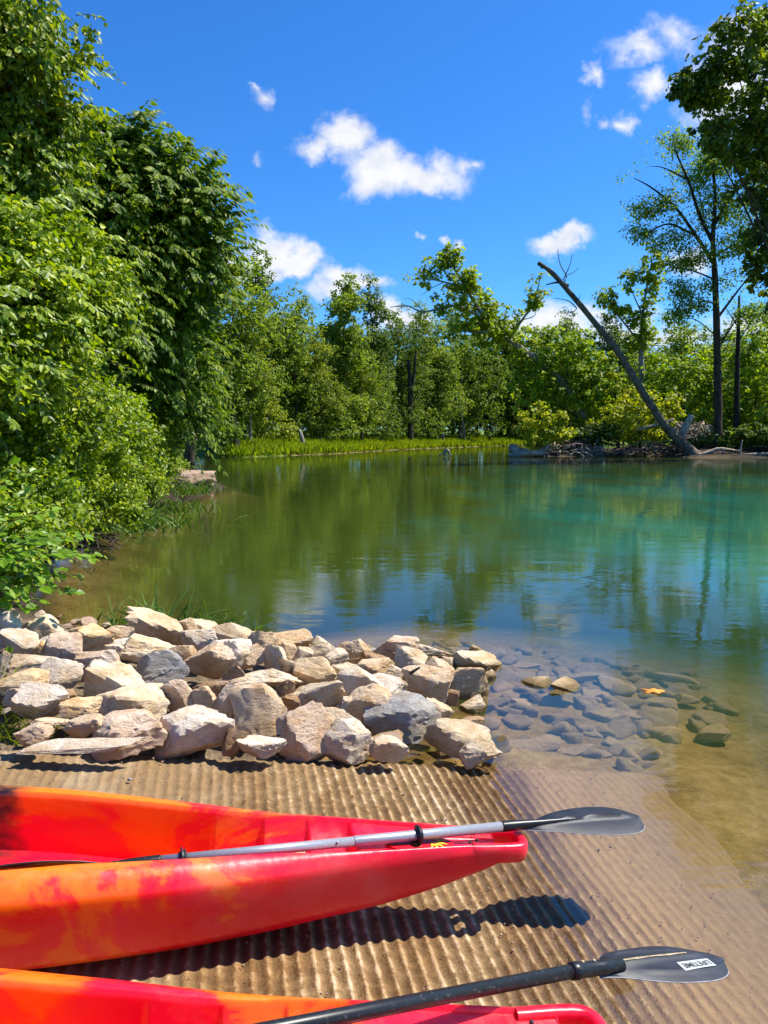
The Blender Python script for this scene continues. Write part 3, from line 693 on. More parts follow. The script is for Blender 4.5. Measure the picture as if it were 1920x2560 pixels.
mb = MB(); mb.tube([B1 + dir1 * .001, B1 - dir1 * .003, B1 - dir1 * .06, B1 - dir1 * .16, B1 - dir1 * .36], [.0178, .0182, .0170, .0115, .005], 18); mb.build('blade_socket', M['black_shaft'], pad1)
for c in (mid1 - dir1 * .055,):
    mb = MB(); q = c + np.array([0, -.013, .009]); mb.tube([q, q + np.array([0, -.004, .003])], [.004, .003], 10); mb.build('lock_button', M['steel'], pad1)
# --- black paddle across the lower kayak
A2 = rp(.138, .712, .335); B2 = rp(.93, .935, .385); T2 = rp(-.40, .588, .288)
dir2 = norm(A2 - B2); dirb = norm(T2 - A2)
pad2 = empty('paddle', (A2 + B2) / 2, 'all-black kayak paddle with a stickered blade jutting over the ramp', 'paddle')
mb = MB(); mb.tube([rp(1.25, 1.025, .405), B2, A2], .0172, 24); mb.build('shaft', M['black_shaft'], pad2)
mb = MB(); mb.tube([A2 - dir2 * .012, A2 - dir2 * .010, A2 + dirb * .012, A2 + dirb * .016, A2 + dirb * .085, A2 + dirb * .16], [.019, .0215, .0215, .0195, .0185, .016], 22); mb.build('blade_socket', M['black_shaft'], pad2)
for dd, sg in ((.028, 1), (.066, 1)):
    q = A2 + dirb * dd + np.array([0, .004, .0185]); mb = MB(); mb.tube([q, q + np.array([0, 0, .003])], [.0048, .004], 10); mb.build('rivet', M['flame'] if 0 else M['dust'], pad2)
def zf2(x, y, yc):
    cl = .012 + .10 * np.clip((x - .1), 0, 1) ** 1.0 * .35                # spine bends with the blade
    rib = .007 * np.exp(-((y - cl) / .010) ** 2) * np.clip((x - .02) / .1, 0, 1) * np.clip((.44 - x) / .08, 0, 1)
    r2 = .006 * np.exp(-((yc - .52) / .07) ** 2) * np.clip((x - .06) / .05, 0, 1) * np.clip((.36 - x) / .05, 0, 1) + .004 * np.exp(-((yc + .60) / .07) ** 2) * np.clip((x - .12) / .05, 0, 1)
    return -.016 * yc ** 2 + rib + r2 - .012 * np.clip(x / .45, 0, 1) ** 2
OUT2 = [(-.01, .014, -.014), (.02, .022, -.016), (.045, .055, -.020), (.08, .080, -.030), (.13, .092, -.048), (.20, .098, -.066), (.27, .102, -.074), (.34, .096, -.074), (.40, .074, -.060), (.435, .048, -.038), (.452, .010, -.012)]
ax2 = axes(A2, A2 + dirb, R(-4)); o2 = A2 + dirb * .085
Vb2, Qb2, eg2 = blade_mesh(OUT2, zf2, None)
mb = MB(); mb.add(put(Vb2, o2, ax2), Qb2); b2 = mb.build('blade', M['blade'], pad2); b2.data.set_sharp_from_angle(angle=R(50))
edge_tube(eg2, zf2, o2, ax2, .0016).build('worn_rim', M['blade_edge'], b2)
# mud dried along the spine
mb = MB(); xs = np.linspace(.085, .33, 26); wd = .0050 + .0008 * np.sin(xs * 55); Vm = []
for x, w_ in zip(xs, wd):
    cl = .012 + .035 * max(x - .1, 0)
    for s_ in (-1, 0, 1):
        y = cl + s_ * w_ + .002; Vm.append((x, y, zf2(x, np.array([y]), np.array([(y - .012) / .085]))[0] + .0012))
Vm = np.array(Vm); q = np.arange(25)[:, None] * 3 + np.arange(2)[None]
mb.add(put(Vm, o2, ax2), np.stack([q, q + 1, q + 4, q + 3], -1).reshape(-1, 4)); mb.build('dried_mud', M['dust'], b2)
# the sticker and its word
def on_blade(x, y): return zf2(x, np.array([y]), np.array([(y - .012) / .085]))[0]
sx0, sx1, sy0, sy1 = .262, .388, -.040, -.006
g = np.array([(x, y + .06 * (x - .33), on_blade(x, y + .06 * (x - .33)) + .0014) for y in (sy0, sy1) for x in np.linspace(sx0, sx1, 10)])
i = np.arange(9); mb = MB(); mb.add(put(g, o2, ax2), np.stack([i, i + 1, i + 11, i + 10], -1)); st = mb.build('sticker', M['sticker'], b2)
cu = bpy.data.curves.new('word', 'FONT'); cu.body = 'LIFETIME'; cu.size = .026; cu.align_x = 'CENTER'; cu.align_y = 'CENTER'; cu.offset = .0003
to = bpy.data.objects.new('word', cu); COL.objects.link(to); bpy.context.view_layer.update()
tm = bpy.data.meshes.new_from_object(to.evaluated_get(bpy.context.evaluated_depsgraph_get())); bpy.data.objects.remove(to)
co_ = np.zeros(len(tm.vertices) * 3, np.float32); tm.vertices.foreach_get('co', co_); co_ = co_.reshape(-1, 3)
tw = np.ptp(co_[:, 0]); lx = -co_[:, 0] * (.108 / tw); ly = -co_[:, 1] * 1.0
bx = (sx0 + sx1) / 2 + lx; by = (sy0 + sy1) / 2 + ly + .06 * (bx - .33)
def on_sticker(x, y):
    y0 = sy0 + .06 * (x - .33); y1 = sy1 + .06 * (x - .33); t = (y - y0) / (y1 - y0); return on_blade(x, y0) * (1 - t) + on_blade(x, y1) * t + .0014
g = np.array([(x, y, on_sticker(x, y) + .0009) for x, y in zip(bx, by)]); tm.vertices.foreach_set('co', put(g, o2, ax2).astype(np.float32).ravel())
tm.materials.clear(); tm.materials.append(M['sticker_ink']); tm.update(); link('lettering', tm, b2)
def parent_sub(): pass
# ------------------------------------------------------------------ rocks
def ico(sub):
    bm = bmesh.new(); bmesh.ops.create_icosphere(bm, subdivisions=sub, radius=1)
    V = np.array([v.co[:] for v in bm.verts]); T = np.array([[v.index for v in f.verts] for f in bm.faces]); bm.free(); return norm(V), T
ICO5, ICO4, ICO3 = ico(5), ico(4), ico(3)
def rock_shape(seed, size, sub=ICO4, sharp=38, flat_top=.5, rough=1.0, cuts=11, tilt=True):
    """broken stone: a body cut by planes, edges knocked off, surface pitted; fills size (x, y, z)"""
    r_ = np.random.default_rng(seed); D, T = sub
    n = [norm(np.array([r_.normal(0, .42), r_.normal(-.10, .34), 1.])), norm(np.array([r_.normal(0, .2), r_.normal(0, .2), -1.]))]
    d = [r_.uniform(.62, .82) if r_.random() < flat_top else r_.uniform(.8, 1.0), .8]
    k = r_.integers(4, 6); az0 = r_.uniform(0, 6.28)
    for i in range(k):
        a = az0 + i * 6.283 / k + r_.normal(0, .28); n.append(norm(np.array([math.cos(a), math.sin(a), r_.normal(.06, .20)]))); d.append(r_.uniform(.62, .98))
    for i in range(cuts - k):
        n.append(norm(r_.normal(size=3))); d.append(r_.uniform(.8, 1.05))
    n = np.array(n); d = np.array(d)
    q = np.maximum(D @ n.T, 0) / d
    r = (q ** sharp).sum(1) ** (-1 / sharp)
    V = D * r[:, None]
    off = r_.uniform(0, 50, 3)
    n1 = fbm(V * 2.2 + off, 1, 3) - .5; n2 = fbm(V * 7 + off, 5, 3) - .5; n3 = 1 - np.abs(fbm(V * 4.0 * np.array([1, 1, 2.2]) + off, 9, 3) - .5) * 2
    V = V * (1 + rough * (.16 * n1 + .055 * n2 - .07 * (n3 ** 8)))[:, None]
    lo, hi = V.min(0), V.max(0); V = (V - (lo + hi) / 2) / (hi - lo) * np.asarray(size)
    if tilt:
        ex, ey, ez = r_.normal(0, .26), r_.normal(0, .34) * min(1, 1.6 * size[2] / size[0]), r_.uniform(-.6, .6)
        V = V @ np.array(Matrix.Rotation(ez, 3, 'Z') @ Matrix.Rotation(ex, 3, 'X') @ Matrix.Rotation(ey, 3, 'Y')).T
    lo, hi = V.min(0), V.max(0); V = (V - (lo + hi) / 2) / (hi - lo) * np.asarray(size)
    return V, T
m, nt, out = new_mat('limestone'); oi = N(nt, 'ObjectInfo'); p = coords(nt); p_ = wpos(nt)
rnd = N(nt, 'VectorMath', operation='ADD'); L(nt, p, rnd.inputs[0])
cr_ = N(nt, 'CombineXYZ'); L(nt, math_(nt, 'MULTIPLY', oi.outputs['Random'], 50), cr_.inputs[0]); L(nt, math_(nt, 'MULTIPLY', oi.outputs['Random'], 31), cr_.inputs[1]); L(nt, cr_.outputs[0], rnd.inputs[1])
q = rnd.outputs[0]
a1 = noise(nt, q, 7, 6, .65, .6); a2 = noise(nt, mapped(nt, q, (1, 1, 2.4), (R(20), R(12), 0)), 24, 6, .7, .4); a3 = noise(nt, q, 110, 4, .7)
base = oi.outputs['Color']
c = mixc(nt, ramp(nt, a1, [(.40, 0), (.62, .85)]).outputs[0], base, mixc(nt, 1.0, base, (.74, .60, .42), 'MULTIPLY'))       # ochre staining
c = mixc(nt, ramp(nt, noise(nt, q, 4.1, 5, .6), [(.54, 0), (.68, .4)]).outputs[0], c, (.58, .51, .43))                         # greyed skin
c = mixc(nt, ramp(nt, a2, [(.30, .75), (.46, 0)]).outputs[0], c, mixc(nt, 1.0, c, (.52, .42, .32), 'MULTIPLY'))
c = mixc(nt, ramp(nt, a3, [(.62, 0), (.74, .35)]).outputs[0], c, (.80, .72, .60))
sz = N(nt, 'SeparateXYZ'); L(nt, p_, sz.inputs[0])
zz = math_(nt, 'ADD', sz.outputs[2], math_(nt, 'MULTIPLY', math_(nt, 'SUBTRACT', a1, .5), .06))
wl = N(nt, 'MapRange', interpolation_type='SMOOTHSTEP'); L(nt, zz, wl.inputs[0]); wl.inputs[1].default_value = .055; wl.inputs[2].default_value = .02
c = mixc(nt, wl.outputs[0], c, mixc(nt, .6, mixc(nt, 1.0, c, (.42, .32, .14), 'MULTIPLY'), (.16, .11, .035)))                  # wet, algae-stained foot
un = N(nt, 'MapRange'); L(nt, sz.outputs[2], un.inputs[0]); un.inputs[1].default_value = 0; un.inputs[2].default_value = -.05
c = mixc(nt, math_(nt, 'MULTIPLY', un.outputs[0], .8), c, mixc(nt, a1, (.38, .23, .12), (.62, .45, .29)))                        # silt film under water
hgt = math_(nt, 'ADD', math_(nt, 'MULTIPLY', a2, .8), math_(nt, 'ADD', math_(nt, 'MULTIPLY', a3, .25), math_(nt, 'MULTIPLY', a1, .7)))
prk = principled(nt, out, c, math_(nt, 'SUBTRACT', .9, math_(nt, 'MULTIPLY', math_(nt, 'SUBTRACT', wl.outputs[0], un.outputs[0], True), .5)), .25, bump(nt, hgt, .75, .03)); M['rock'] = m
L(nt, math_(nt, 'MULTIPLY', math_(nt, 'SUBTRACT', 1, un.outputs[0], True), .25), prk.inputs['Specular IOR Level'])

def pile(x, Y):                  # top of the heap of riprap
    x = np.atleast_1d(np.asarray(x, float)); Y = np.atleast_1d(np.asarray(Y, float))
    d = -water_dist(x, Y); a, b = ramp_ab(x, Y)
    z = np.minimum(np.maximum(ramp_z(x, Y), 0) + .10 + .06 * sstep(0, .8, b), .05 + .42 * np.maximum(d, -.1))
    return np.maximum(z, -.05)
TINT = dict(tan=(.66, .47, .28), cream=(.74, .60, .40), white=(.76, .68, .57), grey=(.42, .40, .37), orange=(.72, .46, .20), pink=(.66, .48, .35), brown=(.46, .30, .17),
            palegrey=(.62, .55, .46), yellow=(.74, .53, .26), wet=(.50, .38, .20), sub=(.40, .31, .22), subg=(.34, .28, .22))
def pile_hit(u, v):
    d = ray(u, v); t = 3.0
    for _ in range(4000):
        q = EYE + d * t
        if q[2] <= pile(q[0], q[1])[0] or t > 9: return q
        t += .01
def place_rock(idx, u, v, w, h, col, label, z=None, sub=ICO4, seedx=0, **kw):
    if z is None:
        q = pile_hit(u, v)
    else: q = at_z(u, v, z)
    dep = q[1] * CP - (q[2] - CAM_H) * SP
    W_ = w / F * dep * (1.23 if z is None else 1.22); th = math.atan((v - 1280) / F) + PITCH
    H_ = h / F * dep * (1.42 if z is None else 1.1)
    dpt = min((.68 if z is None else .9) * W_, H_ / max(math.sin(th), .1) * .62); hz = max((H_ * 1.05 - dpt * math.sin(th)) / math.cos(th), .34 * H_, .03)
    dpt = max(dpt, .06)
    if z is not None: hz = max(hz, .42 * min(W_, dpt))
    V, T = rock_shape(1000 + idx * 7 + seedx, (W_, dpt, hz), sub, **(kw if z is None else dict(kw, sharp=16, rough=.7)))
    c = EYE + norm(ray(u, v)) * np.linalg.norm(q - EYE)
    me = mesh_np('boulder', V, [T], M['rock'], True); me.set_sharp_from_angle(angle=R(24))
    o = link('boulder' if z is None else 'submerged_rock', me); o.location = Vector(c)
    t = (np.array(TINT[col]) * .6 + np.array((.70, .56, .40)) * .4) * np.random.default_rng(idx).uniform(.88, 1.06); o.color = (*t, 1)
    if col in ('grey', 'brown'): o.color = (*(np.array(TINT[col]) * .85), 1)
    return o
ROCKS = [
 (12,1575,92,82,'white','pale grey rounded boulder at the left edge under the leafy shrub'),
 (106,1577,92,64,'cream','rounded cream boulder at the back, just right of the shrub tips'),
 (142,1597,58,34,'palegrey','small pale wedge leaning in front of the rounded cream boulder'),
 (50,1612,92,64,'white','whitish cracked boulder below the pale grey one at the left edge'),
 (233,1597,100,58,'yellow','smooth orange-tan boulder facing the water beside the reed clump'),
 (190,1579,54,32,'tan','small tan rock half hidden behind the smooth orange-tan boulder'),
 (162,1627,98,74,'pink','pinkish boulder with a dark pitted left face, second row'),
 (302,1591,64,46,'tan','squat tan rock left of the tallest peaked boulder'),
 (396,1566,130,84,'tan','big peaked tan boulder, the tallest along the water line'),
 (373,1626,124,68,'cream','whitish boulder directly below the tallest peaked boulder'),
 (399,1684,124,104,'grey','blue-grey boulder, the only dark grey one among the tan rocks'),
 (85,1662,102,50,'cream','flat cream rock behind the weeds near the left edge'),
 (60,1702,94,52,'yellow','yellowish block beside the weeds, below the flat cream rock'),
 (146,1690,94,76,'palegrey','pale cracked boulder with a shadowed hollow beneath it, left part of the pile'),
 (245,1660,118,74,'pink','pink-grey rock with a crumbly brown face, left of the blue-grey boulder'),
 (288,1712,128,108,'cream','cream block with a squared left end, touching the blue-grey boulder'),
 (332,1742,148,50,'tan','brown ledge-like stone under the cream squared block'),
 (104,1756,118,80,'palegrey','grey-cream peaked boulder with a small pit near its top'),
 (203,1776,90,52,'orange','rounded orange stone between the pitted boulder and the smooth dome'),
 (323,1767,154,90,'cream','smooth cream dome-shaped boulder in the middle of the left pile'),
 (212,1820,84,60,'tan','tan block standing behind the long flat slab'),
 (328,1832,154,100,'pink','rose-grey boulder with a dark broken front near the ramp edge'),
 (80,1838,82,54,'pink','pinkish rock low down by the grass at the left edge of the ramp'),
 (136,1803,90,32,'tan','low flat stone half buried in dirt near the left grass'),
 (210,1864,244,38,'palegrey','long flat grey slab lying along the edge of the ramp'),
 (170,1740,48,30,'brown','thin brown splinter of rock below the pale cracked boulder'),
 (40,1742,48,40,'pink','small pinkish rock behind the tall grass blades at left'),
 (6,1674,36,70,'cream','cream rock cut by the left edge beside the seedling'),
 (110,1626,46,38,'orange','small orange rock between the whitish and the pinkish boulders'),
 (287,1630,40,32,'tan','small tan rock wedged behind the pink-grey crumbly rock'),
 (305,1608,46,24,'white','small white flake below the squat tan rock'),
 (470,1566,46,34,'cream','small cream rock at the right shoulder of the tallest boulder'),
 (510,1566,74,36,'cream','low cream boulder in front of the second reed clump'),
 (498,1600,80,52,'white','white boulder with a brown notch at lower left, upper middle row'),
 (578,1589,94,52,'cream','long cream boulder with a knob on top at the water line'),
 (655,1602,68,50,'tan','smooth tan block at the back, below the lone bent sedge'),
 (452,1640,64,50,'tan','tan rock with a cracked front, right above the blue-grey boulder'),
 (526,1656,114,88,'pink','large mottled boulder with a dark vertical streak'),
 (582,1637,88,68,'white','whitish boulder leaning on the streaked mottled one'),
 (642,1640,80,56,'tan','tan boulder with a brown base, right of the whitish leaning one'),
 (730,1600,92,46,'orange','long orange-tan boulder at the back edge of the pile'),
 (808,1622,80,60,'cream','flat-topped cream boulder with a dark pitted front by the water'),
 (690,1650,52,62,'cream','upright cream splinter standing between two tan boulders'),
 (728,1636,38,50,'tan','narrow tan stone standing behind the triangular one'),
 (756,1650,46,54,'tan','triangular tan stone with a sharp tip near the back'),
 (724,1670,44,44,'brown','brown stone in the gap below the narrow tan stone'),
 (662,1697,154,70,'cream','broad cream boulder with a long flat top in mid pile'),
 (590,1696,60,56,'brown','dark brown stone under the left end of the broad cream boulder'),
 (790,1682,94,72,'yellow','yellow-tan rounded boulder right of the broad cream one'),
 (534,1718,102,50,'brown','brown domed rock right of the dark gap in mid pile'),
 (448,1752,74,88,'pink','pink wedge-shaped rock pointing up beside the dark gap'),
 (514,1757,56,72,'tan','upright tan rock right of the pink wedge'),
 (561,1770,64,94,'pink','tall smooth pinkish rock left of the big brown-fronted block'),
 (646,1786,114,126,'tan','big square block with a rough brown front, centre of the pile'),
 (792,1736,134,88,'cream','smooth cream slab tilted like a roof, right of the broad boulder'),
 (487,1830,170,106,'palegrey','large pale boulder with a deep dark underside at the ramp edge'),
 (588,1857,58,60,'brown','brown rock tucked right of the large undercut boulder'),
 (654,1865,98,52,'palegrey','grey wedge at the ramp edge below the big square block'),
 (766,1836,126,120,'pink','tall triangular slab with a dark left edge standing at the ramp'),
 (836,1808,80,66,'tan','tan rock leaning on the right side of the tall triangular slab'),
 (725,1762,46,46,'brown','small dark-faced rock between the square block and the tilted slab'),
 (714,1725,40,42,'brown','brown angular rock under the right end of the broad cream boulder'),
 (861,1620,32,24,'tan','small tan rock at the water behind the flat-topped boulder'),
 (898,1628,56,50,'tan','round-shouldered tan rock at the back, left of the rose-brown ones'),
 (844,1645,50,36,'cream','small cream wedge with a grass stalk in front'),
 (980,1623,112,58,'pink','long rose-brown boulder at the back of the pile near the water'),
 (939,1643,48,20,'brown','thin brown slab in front of the rose-brown boulder'),
 (936,1667,84,42,'tan','low tan rock with dry stalks lying across it'),
 (869,1678,66,42,'cream','cream rock with small cracks behind the pale flat-topped block'),
 (1026,1654,72,68,'cream','pale upright boulder at the right of the back row'),
 (1080,1634,86,48,'cream','tan boulder with a dark left end at the far right of the back row'),
 (1185,1658,109,64,'cream','flat cream boulder standing in the water on top of a darker one'),
 (1193,1627,32,20,'yellow','small yellowish rock behind the flat cream boulder in the water'),
 (1170,1710,88,76,'tan','tan boulder with a wet brown base standing in the shallows'),
 (1222,1692,32,30,'tan','small brown rock stuck to the right side of the wet-based boulder'),
 (1092,1688,74,66,'tan','tan boulder at the right end of the dry pile above the water'),
 (1066,1718,102,88,'tan','rough tan boulder with scaly front at the right of the pile'),
 (998,1686,56,38,'cream','small cream rock above the pale flat-topped block'),
 (943,1720,114,56,'palegrey','pale flat-topped block with a greenish front in mid right pile'),
 (900,1710,106,68,'palegrey','light grey boulder behind the tan cube'),
 (922,1766,106,92,'tan','tan cube-like stone with a shadowed lower left side'),
 (1012,1787,176,98,'grey','big light-grey slab hanging over the dark pool'),
 (1094,1776,58,60,'tan','tan rock with mossy foot right of the big grey slab'),
 (1153,1843,154,86,'wet','large ochre boulder with a wet black base in the water'),
 (1178,1802,60,24,'brown','low mossy brown rock behind the large ochre boulder'),
 (1201,1881,90,60,'cream','white-topped rock with a wet base at the far edge of the ramp'),
 (875,1852,116,94,'palegrey','grey-white block with a jagged dark lower edge at the ramp'),
 (972,1873,84,60,'tan','tan block with yellow moss at the ramp edge by the dark pool'),
 (966,1845,70,32,'brown','brown stone in the shade under the big light-grey slab'),
 (1128,1745,34,34,'brown','small mossy rock in the water right of the scaly boulder'),
 (1181,1760,57,38,'tan','small tan rock with a wet skirt, alone in the shallows'),
 (1119,1657,30,26,'tan','small tan rock at the water line below the dark-ended boulder'),
 (996,1717,38,38,'pink','small pinkish rock left of the scaly boulder'),
 (870,1763,42,36,'palegrey','small grey rock left of the tan cube'),
 (992,1744,56,22,'cream','small cream stone peeping over the top of the big grey slab'),
]
for i, r_ in enumerate(ROCKS): tag(place_rock(i, *r_), r_[5], 'boulder', 'riprap boulders on the bank')
EMER = [(1345,1707,66,30,'wet','small mossy rock breaking the water surface, the left of two'), (1412,1714,70,36,'wet','pointed mossy rock breaking the water surface, the right of two')]
for i, r_ in enumerate(EMER): 
    o = place_rock(300 + i, *r_, z=.005, flat_top=.1); o.name = 'emergent_rock'; tag(o, r_[5], 'rock')
SUBM = [(1332,1767,120,60,'sub','submerged block with a pale ridge below the mossy left rock'), (1252,1804,108,44,'subg','flat submerged slab crossed by a thin white line'),
 (1396,1810,148,64,'subg','largest flat-topped submerged boulder in mid shallows'), (1547,1790,150,48,'subg','long submerged boulder with a pale top near the tree reflection'),
 (1451,1777,72,36,'sub','submerged rock between the largest one and the long pale one'), (1398,1752,58,38,'subg','submerged rock just below the pointed mossy rock'),
 (1404,1850,110,42,'sub','submerged light-topped rock in front of the largest one'), (1478,1838,78,60,'sub','submerged tan slab leaning to the right near the ramp edge'),
 (1526,1830,98,44,'subg','pair-like submerged lump right of the leaning tan slab'), (1436,1879,92,34,'sub','submerged oblong rock at the far edge of the ramp'),
 (1492,1886,68,26,'subg','small dark submerged rock touching the ramp edge'), (1572,1878,124,54,'subg','dim rounded submerged boulder where the silt begins'),
 (1296,1868,168,78,'sub','big smooth submerged boulder right of the white-topped rock'), (1262,1882,86,46,'subg','darker submerged rock lying on the big smooth one'),
 (1318,1807,46,24,'sub','small round submerged pebble rock left of the largest one'), (1252,1766,104,42,'sub','pale submerged rock at the foot of the wet-based boulder'),
 (1282,1728,56,46,'subg','submerged upright rock left of the mossy left rock'), (1518,1750,104,50,'subg','submerged slab right of the pointed mossy rock'),
 (1548,1710,90,42,'sub','faint submerged block farther out in the blue reflection'), (1450,1696,104,46,'subg','faint submerged slab behind the pointed mossy rock'),
 (1290,1670,118,30,'subg','faint submerged rock behind the flat cream boulder'), (1478,1748,40,30,'sub','narrow submerged rock right of the pointed mossy one'),
 (1652,1760,74,34,'wet','brown submerged rock below the floating leaf'), (1658,1790,62,40,'wet','rounded olive submerged rock below the brown one'),
 (1694,1698,94,30,'wet','long brown submerged rock behind the floating leaf'), (1720,1747,48,34,'wet','small brown submerged rock right of the floating leaf'),
 (1664,1838,90,60,'wet','olive submerged boulder under the tree reflection'), (1778,1834,80,46,'sub','square pale submerged rock at the right'),
 (1775,1795,70,38,'wet','flat olive submerged rock at the right'), (1280,1696,84,28,'subg','faint submerged slab right of the wet-based boulder'),
 (1532,1856,46,22,'sub','small submerged stone near the ramp edge, right of the tan slab'), (1120,1868,60,46,'subg','dark submerged rock in the pool under the big grey slab')]
for i, r_ in enumerate(SUBM):
    o = place_rock(400 + i, *r_, z=-.125 - .02 * (i % 3), flat_top=.9); tag(o, r_[5], 'rock', 'rocks under the shallow water')
# chips and rubble filling the gaps between the boulders
r_ = np.random.default_rng(5); n_ = 0
chips = [rock_shape(9000 + k, (1, .85, .7), ICO3) for k in range(7)]
chip_me = [mesh_np('stone_chip', V, [T], M['rock'], True) for V, T in chips]
for k in range(400):
    x = r_.uniform(-3.0, .55); y = r_.uniform(3.5, 6.3); a, b = ramp_ab(np.array([x]), np.array([y]))
    if b[0] < .05 or water_dist(np.array([x]), np.array([y]))[0] > -.05: continue
    s_ = r_.uniform(.05, .13); z = pile(x, y)[0] - .10 + r_.uniform(-.02, .02)
    o = link('stone_chip', chip_me[k % 7]); o.location = (x, y, z); o.scale = (s_, s_ * r_.uniform(.7, 1.1), s_ * r_.uniform(.5, .9)); o.rotation_euler = (r_.normal(0, .3), r_.normal(0, .3), r_.uniform(0, 6.28))
    c = np.array(TINT[r_.choice(['tan', 'cream', 'pink', 'brown', 'palegrey'])]) * r_.uniform(.75, 1); o.color = (*c, 1)
    tag(o, 'small broken stone chip filling a gap between the riprap boulders', 'stone', 'stone chips among the boulders'); n_ += 1
    if n_ >= 190: break
# smaller stones between the submerged boulders
for k in range(230):
    x = r_.uniform(.35, 2.6); y = r_.uniform(4.05, 7.0); xa, ya = np.array([x]), np.array([y])
    if water_dist(xa, ya)[0] < .08 or x > 1.0 + .85 * (y - 3.6) or y > 7.3 - .30 * x: continue
    s_ = r_.uniform(.10, .24); o = link('submerged_stone', chip_me[k % 7]); o.location = (x, y, ground(xa, ya)[0] + .005); o.scale = (s_, s_ * r_.uniform(.7, 1), s_ * r_.uniform(.6, .9)); o.rotation_euler = (r_.normal(0, .15), r_.normal(0, .15), r_.uniform(0, 6.28)); o.color = (*(np.array(TINT['sub']) * r_.uniform(.7, 1)), 1)
    tag(o, 'small silty stone on the river bed between the submerged boulders', 'stone', 'small stones on the river bed')
# rocky point on the left bank
for i, (u, v, w, h, z, col, lab) in enumerate([
    (462,1200,150,36,.34,'pink','pinkish-tan stepped rock ledge on the left bank point'), (506,1216,62,26,.10,'pink','tan ledge block at the very tip of the left bank point'),
    (415,1188,90,30,.62,'pink','brown rock at the back of the bank point, under the bushes'), (345,1238,44,40,.35,'tan','tan rock face showing through the bank bushes'), (300,1275,70,30,.2,'brown','low brown rock at the water under the bank bushes')]):
    q = at_z(u, v, z); W_ = w * q[1] / F; V, T = rock_shape(700 + i, (W_, W_ * .8, h * q[1] / F * 1.3), ICO4, cuts=15, tilt=False, rough=1.5, flat_top=1)
    me = mesh_np('bank_rock', V, [T], M['rock'], True); o = link('bank_rock', me); o.location = Vector(q); o.color = (*np.array(TINT[col]) * .62, 1); tag(o, lab, 'rock')
# grit washed over the ramp
rg_ = np.random.default_rng(77); mb = MB(); gv, gt = ico(1)
for k in range(900):
    a_ = rg_.uniform(-3.2, .5); b_ = -rg_.uniform(0, 1) ** 1.5 * 2.4; q = P0 + a_ * E1 + b_ * E2; s_ = rg_.uniform(.0018, .0055) * (1.6 if rg_.random() < .08 else 1)
    mb.add(gv * s_ * rg_.uniform(.6, 1.1, 3) + np.array([q[0], q[1], ramp_z(*q) + rg_.uniform(-.004, .006)]), (), gt)
M['grit'] = solid('grit', (.30, .22, .14), .9, .2, 0, 9, .8)
tag(mb.build('grit', M['grit'], None, False), 'fine grit and pebbles washed over the ramp', 'grit', kind='stuff')
# loose pebbles on the ramp
for i, (u, v, s_, col, lab) in enumerate([(325,1948,.022,'grey','grey pebble lying on the ramp behind the upper kayak'), (405,1905,.014,'brown','tiny brown pebble on the ramp below the rose-grey boulder'), (95,1930,.012,'tan','tiny tan pebble on the ramp near its left edge')]):
    q = at_z(u, v, ramp_z(*at_z(u, v, .2)[:2]) + .008); V, T = rock_shape(800 + i, (s_, s_ * .8, s_ * .6), ICO3); o = link('pebble', mesh_np('pebble', V, [T], M['rock'], True)); o.location = Vector(q); o.color = (*TINT[col], 1); tag(o, lab, 'pebble')
# ------------------------------------------------------------------ foliage machinery
# leaf outlines: (along, across, lift), folded down the midrib
T_HEART = (np.array([(.06, 0, 0), (-.03, .26, .05), (.26, .48, .09), (.68, .26, .03), (1, 0, -.10), (.68, -.26, .03), (.26, -.48, .09), (-.03, -.26, .05)]), np.array([(0, 4, 3, 2, 1), (0, 7, 6, 5, 4)]))
T_OVATE = (np.array([(0, 0, 0), (.28, .33, .07), (.66, .27, .04), (1, 0, -.08), (.66, -.27, .04), (.28, -.33, .07)]), np.array([(0, 3, 2, 1), (0, 5, 4, 3)]))
T_LANCE = (np.array([(0, 0, 0), (.32, .20, .05), (.70, .15, .0), (1, 0, -.12), (.70, -.15, .0), (.32, -.20, .05)]), np.array([(0, 3, 2, 1), (0, 5, 4, 3)]))
T_LOBED = (np.array([(0, 0, 0), (.05, .5, .06), (.42, .30, .06), (.62, .52, .02), (1, 0, -.08), (.62, -.52, .02), (.42, -.30, .06), (.05, -.5, .06)]), np.array([(0, 4, 3, 2), (0, 6, 5, 4)]), np.array([(0, 2, 1), (0, 7, 6)]))
T_CARD = (np.array([(0, 0, 0), (.45, .36, .08), (1, 0, -.08), (.45, -.36, .08)]), np.array([(0, 1, 2, 3)]))
def leaves(P, axis_, normal, size, tmpl, mat, width=1.0):
    """one mesh of many leaves; every leaf is an island with its own colour"""
    A = norm(axis_); Nn = normal - (normal * A).sum(1, keepdims=True) * A; Nn = norm(Nn); B = np.cross(Nn, A)
    T = tmpl[0]; s = np.asarray(size)[:, None, None]
    V = P[:, None] + s * (T[None, :, 0:1] * A[:, None] + T[None, :, 1:2] * width * B[:, None] + T[None, :, 2:3] * Nn[:, None])
    k = len(T); off = (np.arange(len(P)) * k)[:, None, None]
    return V.reshape(-1, 3), [(f[None] + off).reshape(-1, f.shape[1]) for f in tmpl[1:]]
def rand_dirs(n, r): return norm(r.normal(size=(n, 3)))
